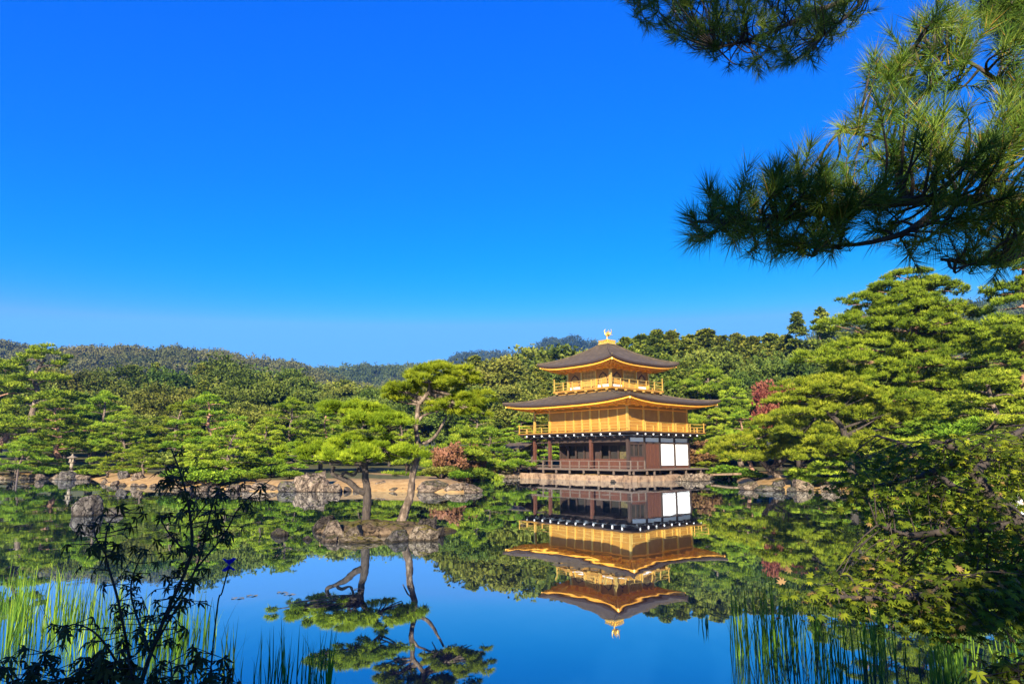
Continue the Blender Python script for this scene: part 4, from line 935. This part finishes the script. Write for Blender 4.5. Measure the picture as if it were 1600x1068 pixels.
hill('hillside_wood', [(1180,580),(1260,530),(1310,506),(1400,494),(1470,484),(1520,474),(1550,471),(1600,470),(1750,462),(1900,480)], 420, 180, 'hillwood2', 'dark green wooded hill behind the tall pines of the right bank', 7.5, 2300, 5, 90)

# ------------------------------------------------------------------ lantern, prop, fence, visitors
lx, ly, _ = at(111, 735, 63.0); lz = gz(lx, ly)
ln = empty('stone_lantern', (lx, ly, lz), .4, 'weathered stone lantern with a broad cap on the left bank', 'lantern'); ln.scale = (.68, .68, .66)
b = MB(); b.lathe([(.5, -.1), (.52, .12), (.40, .2), (.27, .26)], n=6); b.build('base', M['lantern'], ln)
b = MB(); b.lathe([(.2, .24), (.2, .7), (.235, .74), (.235, .8), (.2, .84), (.2, 1.25)], n=14); b.build('post', M['lantern'], ln, True)
b = MB(); b.lathe([(.22, 1.25), (.42, 1.36), (.44, 1.46)], n=6); b.build('platform', M['lantern'], ln)
b = MB()
for k in range(6):
    a = k*math.pi/3; b.bar((.27*math.cos(a), .27*math.sin(a), 1.46), (.27*math.cos(a), .27*math.sin(a), 1.9), .13, .13)
b.lathe([(.2, 1.47), (.2, 1.89)], n=6); b.build('fire_box', M['lantern'], ln)
b = MB(); b.lathe([(.3, 1.9), (.62, 1.93), (.66, 2.0), (.4, 2.12), (.16, 2.24)], n=6); b.build('cap', M['lantern'], ln)
b = MB(); b.lathe([(.1, 2.23), (.15, 2.29), (.13, 2.38), (.03, 2.5)], n=10); b.build('finial', M['lantern'], ln, True)
b = MB(); b.tube([wat(26, 751)-np.array((0, 0, .3)), at(28, 735, 59), at(32, 721, 60)], [.08, .06, .05], 7); put(b.build('wooden_prop', M['wood_grey']), 'pale wooden pole propping the low pine at the far left', 'pole')
fe = empty('bamboo_fence', (*at(1240, 735, 47)[:2], gz(*at(1240, 735, 47)[:2])), 0, 'low orange-brown rail fence behind the right bank rocks', 'fence')
for z in (.35, .62): b = MB(); b.tube([(-1.5, 0, z), (5.6, -1.0, z+.02)], .035, 6); b.build('rail', M['bamboo'], fe)
for k in range(6): f = k/5; b = MB(); b.tube([(-1.4+6.9*f, -.98*f, -.15), (-1.4+6.9*f, -.98*f, .78)], .04, 6); b.build('post', M['bamboo'], fe)
def plain(name, c): m, t, bb = nodes_of(name); n = noise(t, 8, 3); r = ramp(t, n.outputs[0], [(.3, tuple(q*.85 for q in c)), (.7, c)]); t.links.new(r.outputs[0], bb.inputs['Base Color']); bb.inputs['Roughness'].default_value = .8; return m
SKIN = plain('skin', (.55,.36,.27)); HAIR = plain('hair', (.03,.022,.018))
def skinned(name, chains, mat, parent, root=0):
    """chains of (points, radii); points that coincide are welded, so the body grows as one surface"""
    vs, rs, es = [], [], []
    for pts, rad in chains:
        prev = None
        for p, r in zip(pts, rad):
            j = next((i for i, q in enumerate(vs) if np.linalg.norm(np.array(q)-np.array(p)) < 1e-4), None)
            if j is None: vs.append(p); rs.append(r); j = len(vs)-1
            if prev is not None and prev != j: es.append((prev, j))
            prev = j
    me = bpy.data.meshes.new(name); me.from_pydata(vs, es, []); me.materials.append(mat); o = link_mesh(name, me, parent)
    mo = o.modifiers.new('skin', 'SKIN'); mo.use_smooth_shade = True
    for i, r in enumerate(rs): me.skin_vertices[0].data[i].radius = (r, r); me.skin_vertices[0].data[i].use_root = i == root
    s = o.modifiers.new('subsurf', 'SUBSURF'); s.levels = 2; s.render_levels = 2
    return o
def person(px, py, Y, rz, label, top, low, stride=.1):
    x, y, _ = at(px, py, Y); o = empty('person', (x, y, gz(x, y)), rz, label, 'person')
    pel = (0, 0, .92); ch = (0, 0, 1.28); nk = (0, .01, 1.45); hd = (0, .0, 1.58); cr_ = (0, .01, 1.68)
    body = [([pel, (0, 0, 1.1), ch, nk, hd, cr_], [.14, .13, .14, .055, .085, .075])]
    body.append(([hd, (0, -.085, 1.565)], [.085, .022]))
    for s in (-1, 1):
        st = s*stride
        body.append(([pel, (s*.1, -st*.1, .86), (s*.1, -st*.7, .48), (s*.1, -st+.02, .09), (s*.11, -st-.12, .035)], [.14, .095, .06, .042, .035]))
        sh_ = (s*.18, 0, 1.38); el = (s*.24, .02+st*.3, 1.12); wr = (s*.22, -.12+st*.5, .92)
        body.append(([ch, sh_, el, wr, (s*.215, -.15+st*.5, .86)], [.14, .05, .042, .03, .034]))
        for k in range(4): body.append(([(s*.215, -.15+st*.5, .86), (s*.205+.014*(k-1.5), -.165+st*.5-.006*k, .79+.006*abs(k-1.5))], [.034, .0085]))
        body.append(([(s*.215, -.15+st*.5, .86), (s*.19, -.18+st*.5, .83)], [.034, .009]))
    skinned('body', body, SKIN, o)
    shirt = [([(0, 0, .9), (0, 0, 1.1), (0, 0, 1.29), (0, .01, 1.41)], [.165, .155, .165, .075])]
    leg = []
    for s in (-1, 1):
        st = s*stride; shirt.append(([(0, 0, 1.29), (s*.19, 0, 1.375), (s*.243, .02+st*.3, 1.12), (s*.225, -.09+st*.5, .97)], [.165, .066, .056, .046]))
        leg.append(([(0, 0, .93), (s*.1, -st*.1, .86), (s*.1, -st*.7, .48), (s*.1, -st+.02, .1)], [.155, .11, .076, .062]))
    skinned('shirt', shirt, top, o); skinned('trousers', leg, low, o)
    skinned('hair', [([(0, .045, 1.56), (0, .04, 1.66), (0, -.02, 1.71)], [.085, .088, .07])], HAIR, o)
    return o
person(1424, 722, 43, .3, 'visitor in a pale blue top and light trousers behind the maple leaves', plain('pale_blue_cloth', (.55,.68,.85)), plain('cream_cloth', (.62,.52,.42)))
person(1466, 724, 42, -2.6, 'visitor in a white top and dark trousers standing behind the maple limb', plain('white_cloth', (.8,.8,.82)), plain('navy_cloth', (.03,.04,.09)))
person(1588, 750, 30, 2.2, 'visitor in a white shirt with a pink scarf at the edge of the right bank', plain('white_shirt_cloth', (.82,.8,.84)), plain('grey_cloth', (.2,.2,.24)))

# ------------------------------------------------------------------ reeds, iris, floating leaves
def reeds(pxr, Yr, n, hr, label, seed, mat='reed', lean=.12, tm=.5, name='reed_clump', wd=.016):
    rng = np.random.default_rng(seed); V, F, T = [], [], []
    cx = [rng.uniform(*pxr) for _ in range(max(2, n//14))]; cyy = [rng.uniform(*Yr) for _ in cx]
    for i in range(n):
        j = rng.integers(len(cx)); px = np.clip(cx[j]+rng.normal(0, 12), *pxr); Y = np.clip(cyy[j]+rng.normal(0, .12), *Yr)
        x = (px-800)/FPX*(Y*CP-EYE*SP); h = rng.uniform(*hr); a = rng.uniform(0, 6.28); l = abs(rng.normal(0, lean))*h; bend = rng.uniform(0, 1)**2.2*h*.6
        sd = np.array((math.cos(a+1.4), math.sin(a+1.4), 0))*wd*rng.uniform(.6, 1.2)/2; t = np.clip(rng.normal(tm, .25), 0, 1)
        b0 = len(V)
        for k in range(6):
            f = k/5; p = np.array((x+math.cos(a)*(l*f+bend*f*f*.6), Y+math.sin(a)*(l*f+bend*f*f*.6), -.25+(h+.25)*f-bend*.5*f**3)); s = sd*(1-f**2.2*.92)
            V += [p-s, p+s]; T += [np.clip(t+.15*f, 0, 1)]*2
        F += [(b0+2*k, b0+2*k+1, b0+2*k+3, b0+2*k+2) for k in range(5)]
    return put(link_mesh(name, np_mesh(name, V, F, M[mat], T)), label, 'reeds')
reeds((-30, 110), (7.4, 10.0), 240, (.3, .72), 'tallest sunlit yellow-green reeds at the left edge of the water', 1, tm=.42)
reeds((100, 235), (7.0, 9.4), 230, (.25, .62), 'green reeds in the water left of the dark seedling stems', 2, tm=.45)
reeds((215, 345), (6.6, 8.6), 170, (.25, .6), 'dark reeds in the water behind the dark seedling', 3, tm=.25)
reeds((350, 515), (6.1, 7.0), 100, (.2, .55), 'short dark reeds standing alone below the islet reflection', 4, tm=.25, lean=.1)
reeds((1135, 1170), (7.2, 8.0), 40, (.4, .85), 'narrow tuft of green reeds at the left end of the right-hand reeds', 5, tm=.32, lean=.08)  # low tint means on the right-hand reeds paint their shade into the blades
reeds((1180, 1240), (6.9, 8.2), 90, (.4, .95), 'thick upright tuft of tall dark reeds right of the narrow tuft', 6, tm=.3, lean=.08)
reeds((1240, 1400), (6.4, 8.2), 170, (.25, .85), 'wide stand of reeds under the left side of the maple', 7, tm=.25)
reeds((1400, 1620), (6.2, 7.4), 150, (.3, .8), 'reeds in the shade under the middle of the maple', 8, tm=.25)
reeds((1094, 1106), (8.6, 8.9), 10, (.12, .3), 'tiny tuft of reeds alone in open water left of the right-hand reeds', 9, tm=.35, name='reed_tuft')
g = 'dark leaves floating on the water'
for px, py in ((440,925),(372,934),(395,930),(560,920),(452,928),(822,921)):
    p = wat(px, py, .004); rng = np.random.default_rng(px); b = MB(); n = 9
    r_ = [.10*rng.uniform(.6, 1.1) for _ in range(n)]
    b.add([(p[0]+r_[k]*math.cos(k*6.283/n), p[1]+.35*r_[k]*math.sin(k*6.283/n), .004+.012*(k % 2)) for k in range(n)]+[(p[0], p[1], .014)], [(k, (k+1) % n, n) for k in range(n)])
    put(b.build('floating_leaf', M['floating']), 'dark leaf scrap floating on the open water', 'leaf', g)
b0 = at(322, 1070, 4.6); ir = empty('iris', b0, 0, 'violet-blue iris flower on a long bare stem beside the dark seedling', 'flower')
MB().tube(smooth_path([(0, 0, -.6), at(338, 960, 4.65)-b0, at(347, 925, 4.7)-b0, at(358, 884, 4.7)-b0], 4), .005, 6).build('stem', M['maple'], ir)
tip = at(358, 882, 4.7)-b0; rng = np.random.default_rng(2)
for k in range(6):
    a = k*1.05; up = .035 if k % 2 else -.03; b = MB(); c = np.array((math.cos(a), math.sin(a), 0)); s = np.array((-c[1], c[0], 0))
    q = [tip, tip+c*.022+s*.024+(0, 0, up*.8), tip+c*.042+s*.018+(0, 0, up*1.2), tip+c*.047-s*.008+(0, 0, up*1.0), tip+c*.038-s*.022+(0, 0, up*1.1), tip+c*.02-s*.024+(0, 0, up*.7)]
    b.add(q, [(0, 1, 2, 5), (2, 3, 4, 5)]); b.build('petal', M['iris'], ir)

# ------------------------------------------------------------------ leaves of the near plants
def star_leaves(c, nrm, fwd, size, rng, lobes=7, slim=.13, droop=.18):
    N = len(c); nrm = unit(nrm); fwd = unit(fwd-nrm*np.sum(fwd*nrm, 1, keepdims=True)); sd = np.cross(nrm, fwd)
    ang = {7: [-112, -72, -36, 0, 36, 72, 112], 5: [-85, -42, 0, 42, 85]}[lobes]; le = {7: [.45, .8, .95, 1.05, .95, .8, .45], 5: [.55, .85, 1.1, .85, .55]}[lobes]
    Q = []; size = np.broadcast_to(np.asarray(size, float).reshape(-1, 1), (N, 1))
    for a, l in zip(ang, le):
        a = math.radians(a); d = fwd*math.cos(a)+sd*math.sin(a); pr = -fwd*math.sin(a)+sd*math.cos(a); L = size*l*.62
        Q.append(np.stack([c-d*L*.02, c+d*L*.46+pr*size*slim-nrm*L*droop*.3, c+d*L-nrm*L*droop, c+d*L*.46-pr*size*slim-nrm*L*droop*.3], 1))
    return np.stack(Q, 1).reshape(N*len(ang), 4, 3)
def in_poly(px, py, P):
    c = False; j = len(P)-1
    for i in range(len(P)):
        if (P[i][1] > py) != (P[j][1] > py) and px < (P[j][0]-P[i][0])*(py-P[i][1])/(P[j][1]-P[i][1])+P[i][0]: c = not c
        j = i
    return c
def sample_poly(P, n, rng, Y0, Y1):
    xs = [p[0] for p in P]; ys = [p[1] for p in P]; out = []
    while len(out) < n:
        x, y = rng.uniform(min(xs), max(xs)), rng.uniform(min(ys), max(ys))
        if in_poly(x, y, P): out.append(at(x, y, rng.uniform(Y0, Y1)))
    return out
# maple leaning in from the right
rng = np.random.default_rng(44)
mb0 = np.array((4.1, 3.9, gz(4.1, 3.9)))
mo = empty('maple_tree', mb0, 0, 'green Japanese maple reaching over the water at the right, a few leaves turning', 'maple tree')
wood = MB()
axes_ = [[mb0-np.array((0, 0, .2)), at(1700, 960, 4.1), at(1640, 880, 4.15), at(1590, 815, 4.2), at(1545, 775, 4.2), at(1522, 740, 4.2), at(1508, 715, 4.15), at(1480, 692, 4.1)],
         [at(1590, 815, 4.2), at(1540, 825, 4.0), at(1480, 830, 3.9), at(1420, 835, 3.8), at(1370, 820, 3.7)],
         [at(1522, 740, 4.2), at(1560, 700, 4.5), at(1600, 670, 4.7), at(1650, 650, 4.8)],
         [at(1640, 880, 4.15), at(1560, 900, 3.8), at(1470, 925, 3.5), at(1380, 935, 3.3), at(1290, 930, 3.2)],
         [at(1508, 715, 4.15), at(1450, 740, 4.5), at(1390, 755, 4.7), at(1330, 765, 4.8)],
         [at(1545, 775, 4.2), at(1490, 760, 4.6), at(1420, 700, 4.9), at(1370, 680, 5.0)]]
AX = []
for i, a in enumerate(axes_):
    Q = smooth_path([p-mb0 for p in a], 5); AX += list(Q[4:]); wood.tube(Q, lin(.075 if i == 0 else .03, .028 if i == 0 else .008, len(Q)), 8, wob=.1, rng=rng)
AX = np.array(AX)
polyA = [(1292,742),(1330,708),(1400,688),(1500,700),(1640,680),(1650,960),(1440,915),(1385,850),(1330,800),(1282,762)]
polyB = [(1240,925),(1310,900),(1420,900),(1650,890),(1650,1010),(1490,1005),(1390,985),(1310,960),(1240,948)]
LC, LN, LF, LS = [], [], [], []
for P, n, Y0, Y1 in ((polyA, 270, 3.6, 5.6), (polyB, 135, 3.1, 4.4)):
    for e in sample_poly(P, n, rng, Y0, Y1):
        e = e-mb0; j = np.argmin(np.linalg.norm(AX-e, axis=1)+.25*np.abs(AX[:, 0]-e[0]-.3)); s = AX[j]; d = e-s
        md = s+d*.5+np.array((0, 0, .05)); Q = smooth_path([s, md, e], 3); wood.tube(Q, lin(.0045, .0018, len(Q)), 4, cap=False)
        k = rng.integers(20, 34); f = rng.uniform(.45, 1.08, k)[:, None]; h = unit(d*np.array((1, 1, .3)))
        LC.append(s+d*f+rng.normal(0, 1, (k, 3))*np.array((.09, .09, .035))); LN.append(np.array((0, 0, 1.))+rng.normal(0, .38, (k, 3))-np.array((0, .25, 0))); LF.append(h*.6+rng.normal(0, .5, (k, 3))-np.array((0, 0, .25))); LS.append(rng.uniform(.038, .066, k))
LC, LN, LF, LS = map(np.concatenate, (LC, LN, LF, LS))
tw = wood.build('trunk', M['bark_dark'], mo, True)
turn = rng.uniform(0, 1, len(LC)) < np.where(LC[:, 2]+mb0[2] < 1.5, .12, .04)
for msk, nm, mt in ((~turn, 'crown', 'maple'), (turn, 'turning_leaves', 'rust')):
    q = star_leaves(LC[msk], LN[msk], LF[msk], LS[msk], rng, 7, .085, .3); t = np.repeat(np.clip(rng.normal(.5, .25, msk.sum()), 0, 1), 7)
    link_mesh(nm, leaf_mesh(nm, [(q, t)], M[mt]), mo)
# dark seedling at the left
def seedling(name, label, base, stems, leafs, seed, mat, size, cat, per=2, lobes=5):
    rng = np.random.default_rng(seed); o = empty(name, base, 0, label, cat); st = MB(); C_, N_, F_ = [], [], []
    for pts, r0, r1, step, f0 in stems:
        Q = smooth_path([at(*p)-base for p in pts], 8); st.tube(Q, lin(r0, r1, len(Q)), 6)
        L = np.cumsum([0]+[np.linalg.norm(Q[i+1]-Q[i]) for i in range(len(Q)-1)]); s = L[-1]*f0
        while s <= L[-1]+.001:
            p = np.array([np.interp(s, L, [q[k] for q in Q]) for k in range(3)])
            for k in range(per):
                a = rng.uniform(0, 6.28); out = np.array((math.cos(a), math.sin(a), rng.uniform(-.2, .5))); e = p+out*rng.uniform(.03, .11)
                st.tube([p, e], [.0022, .0012], 4, cap=False); C_.append(e); F_.append(out*np.array((.8, .8, .2))-np.array((0, 0, .75))+rng.normal(0, .2, 3)); N_.append(np.array((out[0], out[1], .55))+rng.normal(0, .35, 3))
            s += step*rng.uniform(.6, 1.3)
    st.build('stems', M['stem'], o, True)
    C_, N_, F_ = map(np.array, (C_, N_, F_)); q = star_leaves(C_, N_, F_, rng.uniform(.7, 1.25, len(C_))*size, rng, lobes, .075, .35)
    link_mesh('leaves', leaf_mesh('leaves', [(q, np.repeat(rng.uniform(0, 1, len(C_)), lobes))], M[mat]), o); return o
sbz = at(225, 1130, 2.9)
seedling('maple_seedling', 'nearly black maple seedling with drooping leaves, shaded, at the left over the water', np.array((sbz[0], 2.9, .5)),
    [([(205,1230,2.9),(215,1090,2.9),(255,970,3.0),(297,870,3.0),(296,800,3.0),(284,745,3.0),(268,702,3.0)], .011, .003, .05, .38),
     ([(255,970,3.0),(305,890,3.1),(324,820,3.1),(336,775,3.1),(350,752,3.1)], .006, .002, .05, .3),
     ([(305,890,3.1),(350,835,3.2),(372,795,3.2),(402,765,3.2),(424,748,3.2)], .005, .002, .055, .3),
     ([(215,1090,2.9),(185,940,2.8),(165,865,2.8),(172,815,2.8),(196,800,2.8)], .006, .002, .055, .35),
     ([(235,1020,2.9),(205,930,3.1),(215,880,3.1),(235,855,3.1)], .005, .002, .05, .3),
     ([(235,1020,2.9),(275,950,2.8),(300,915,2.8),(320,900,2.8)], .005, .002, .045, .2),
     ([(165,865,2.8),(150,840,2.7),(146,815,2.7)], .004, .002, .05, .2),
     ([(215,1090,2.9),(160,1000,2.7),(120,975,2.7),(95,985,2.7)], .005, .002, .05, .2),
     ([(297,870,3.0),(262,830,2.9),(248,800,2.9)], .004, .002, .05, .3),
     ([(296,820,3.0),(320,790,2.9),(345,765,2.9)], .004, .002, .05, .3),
     ([(284,765,3.0),(262,745,2.9),(250,735,2.9)], .003, .002, .05, .3)], None, 3, 'maple_shaded', .074, 'seedling', 3)
sbz = at(120, 1150, 2.6)
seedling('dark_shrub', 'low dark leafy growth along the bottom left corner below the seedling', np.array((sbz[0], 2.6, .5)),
    [([(120,1250,2.6),(60+50*k,1120,2.6),(20+62*k,1062-12*(k % 3),2.6+.1*(k % 3)),(0+66*k,1030-14*(k % 2),2.6+.1*(k % 3))], .005, .002, .03, .35) for k in range(6)], None, 4, 'maple_shaded', .085, 'shrub', 4)
sbz = at(1590, 1150, 2.7)
seedling('leafy_shrub', 'bright green leafy shrub in the bottom right corner', np.array((sbz[0], 2.7, .5)),
    [([(1590,1250,2.7),(1575+18*k,1120,2.7),(1545+24*k,1075-8*k,2.7),(1535+28*k,1048-8*(k % 3),2.7+.1*(k % 2))], .005, .002, .03, .4) for k in range(5)], None, 6, 'maple', .085, 'shrub', 4)

# ------------------------------------------------------------------ big pine whose boughs hang into the top right
rng = np.random.default_rng(77)
pb = np.array((4.6, 2.2, gz(4.6, 3.5))); po = empty('overhanging_pine', pb, 0, 'big long-needled pine whose boughs hang into the top right against the sky', 'pine tree')
tk = MB(); Q = smooth_path([(0, 0, -.3), (.1, .1, 1.5), (-.05, .25, 3.2), (.1, .3, 5.0), (.0, .4, 7.5)], 5); tk.tube(Q, lin(.26, .12, len(Q)), 12, wob=.1, rng=rng); tk.build('trunk', M['bark'], po, True)
def bough(name, axes, polys, seed, mat, L, nn, wd, dry=0):
    rng = np.random.default_rng(seed); wd_ = MB(); A = []
    for pts, r0, r1 in axes:
        Q = smooth_path([np.asarray(p)-pb for p in pts], 6); A += list(Q[3:]); wd_.tube(Q, lin(r0, r1, len(Q)), 8, wob=.12, rng=rng)
    A = np.array(A); C_, D_, T_ = [], [], []
    for P, n, Y0, Y1 in polys:
        for e in sample_poly(P, n, rng, Y0, Y1):
            e = e-pb; dd_ = np.linalg.norm(A-e, axis=1); rootward = np.linalg.norm(A-np.array((0, 0, 4)), axis=1); j = np.argmin(dd_+.16*rootward); s = A[j]; d = e-s
            md = s+d*.55+np.array((0, 0, -.06*np.linalg.norm(d)))+rng.normal(0, .02, 3); Q = smooth_path([s, md, e], 4); wd_.tube(Q, lin(.008, .003, len(Q)), 5, cap=False)
            ax = unit(unit(e-md)+np.array((0, 0, .35))+rng.normal(0, .25, 3)); f = rng.uniform(0, 1, nn)[:, None]
            C_.append(e-ax*.07+ax*.14*f)
            if rng.uniform() < .3:                     # a side shoot lower on the twig
                p2 = Q[int(len(Q)*rng.uniform(.4, .75))]; a2 = unit(unit(e-s)*.5+rng.normal(0, .5, 3)+np.array((0, 0, .1))); f2 = rng.uniform(0, 1, nn)[:, None]; p3 = p2+a2*.12; wd_.tube([p2, p3], [.004, .002], 4, cap=False)
                C_.append(p3-a2*.07+a2*.12*f2); s2 = rng.normal(size=(nn, 3)); s2 -= a2*(s2@a2)[:, None]; D_.append(unit(a2*(.35+.9*f2)+unit(s2)*.75)); T_.append(np.clip(rng.normal(rng.uniform(.2, .8), .12, nn), 0, 1))
                C_.append(C_.pop(-2))
            sp_ = rng.normal(size=(nn, 3)); sp_ -= ax*(sp_@ax)[:, None]; D_.append(unit(ax*(.35+.9*f)+unit(sp_)*.75)); T_.append(np.clip(rng.normal(rng.uniform(.2, .8), .12, nn), 0, 1))
    bo = wd_.build('branch', M['bark_dark'], po, True); C_, D_, T_ = map(np.concatenate, (C_, D_, T_))
    V, t = blades(C_, D_, L, wd, 1, .06, rng, tint=T_, tj=.08); m = rng.uniform(0, 1, len(C_)) < dry
    link_mesh('needles', leaf_mesh('needles', [(V[~m], t[~m])], M[mat]), bo)
    if dry: link_mesh('dry_needles', leaf_mesh('dry_needles', [(V[m], t[m])], M['needle_dry']), bo)
tr = lambda z: pb+np.array((0, .3, z-pb[2]))
bough('bough', [([tr(3.6), at(1720,330,2.9), at(1600,318,2.9), at(1480,312,2.85), at(1370,318,2.8), at(1280,330,2.8), at(1180,345,2.8), at(1080,346,2.8)], .042, .005),
    ([at(1600,318,2.9), at(1530,270,3.0), at(1450,235,3.1), at(1370,215,3.1), at(1310,205,3.1)], .02, .005),
    ([tr(4.0), at(1700,260,3.2), at(1600,165,3.1), at(1550,120,3.1), at(1490,85,3.1), at(1430,70,3.1)], .022, .004),
    ([at(1480,312,2.85), at(1420,360,2.8), at(1350,380,2.8), at(1280,385,2.8)], .018, .005),
    ([at(1720,330,2.9), at(1620,385,2.8), at(1540,410,2.8), at(1470,405,2.8)], .03, .006)],
    [([(1066,344),(1140,285),(1270,262),(1340,280),(1360,330),(1330,375),(1260,392),(1180,388),(1110,372)], 95, 2.5, 3.1),
     ([(1290,200),(1380,150),(1480,180),(1640,170),(1640,400),(1540,420),(1440,400),(1370,360),(1330,280)], 165, 2.5, 3.3),
     ([(1350,110),(1420,40),(1480,10),(1540,60),(1500,150),(1400,150)], 55, 2.9, 3.3), ([(1560,70),(1640,60),(1640,180),(1580,180)], 22, 2.9, 3.3)], 7, 'pine_near', .125, 78, .0034, .035)
bough('bough', [([tr(6.0), at(1640,-130,4.6), at(1460,-60,5.0), at(1360,-15,5.2), at(1260,25,5.2), at(1180,60,5.2), at(1120,75,5.2)], .05, .008),
    ([at(1460,-60,5.0), at(1300,-40,5.3), at(1150,-20,5.4), at(1000,0,5.4)], .03, .008), ([at(1360,-15,5.2), at(1330,20,5.1), at(1280,60,5.1)], .02, .006)],
    [([(965,-30),(975,8),(1030,60),(1110,90),(1150,115),(1200,100),(1270,95),(1330,45),(1350,0),(1350,-30)], 250, 4.7, 5.8)], 9, 'pine_near', .135, 62, .0046)
bough('bough', [([tr(5.4), at(1690,-20,3.7), at(1610,5,3.8), at(1540,15,3.8)], .04, .008)], [([(1520,-30),(1535,35),(1580,60),(1640,60),(1640,-30)], 110, 3.5, 4.2)], 10, 'pine_near', .12, 60, .0045)

# ------------------------------------------------------------------ the tall trees the photographer stands under
t, c, H = PROTO['round0']; o = empty('shade_tree', (-3.9, -6, gz(-3.9, -6)), 0, 'leafy tree just behind the viewpoint shading the left of the near bank', 'tree'); q = 10.5/H; o.scale = (q*.58, q*.58, q*.95)
link_mesh('trunk', t, o); link_mesh('crown', c, o)
o = empty('shade_tree', (.25, -6, gz(.25, -6)), 1.0, 'smaller leafy tree behind the viewpoint shading the maple', 'tree')
proto('thin', make_broadleaf, 95, 5.9, 2.0, 'leaf', 'round', 8); t, c, H = PROTO['thin']; link_mesh('trunk', t, o); link_mesh('crown', c, o)
proto('tallpine', make_garden_pine, 91, 13.0, 2.7, 9, .02, 'bark', .78)
t, c, H = PROTO['tallpine']; o = empty('shade_tree', (-1.5, -8.5, gz(-1.5, -8.5)), 0, 'tall high-crowned pine behind the viewpoint shading the upper bough', 'pine tree'); link_mesh('trunk', t, o); link_mesh('crown', c, o)

# ------------------------------------------------------------------ haze
m = bpy.data.materials.new('haze'); m.use_nodes = True; t = m.node_tree; t.nodes.clear()
pv_ = t.nodes.new('ShaderNodeVolumePrincipled'); pv_.inputs['Color'].default_value = (.10, .36, 1, 1); pv_.inputs['Density'].default_value = .00018
ou = t.nodes.new('ShaderNodeOutputMaterial'); t.links.new(pv_.outputs[0], ou.inputs['Volume'])
try: m.cycles.homogeneous_volume = True
except Exception: pass
HZ = MB().box(-1700, 1700, -60, 1500, -3, 225).build('haze', m); put(HZ, kind='stuff')
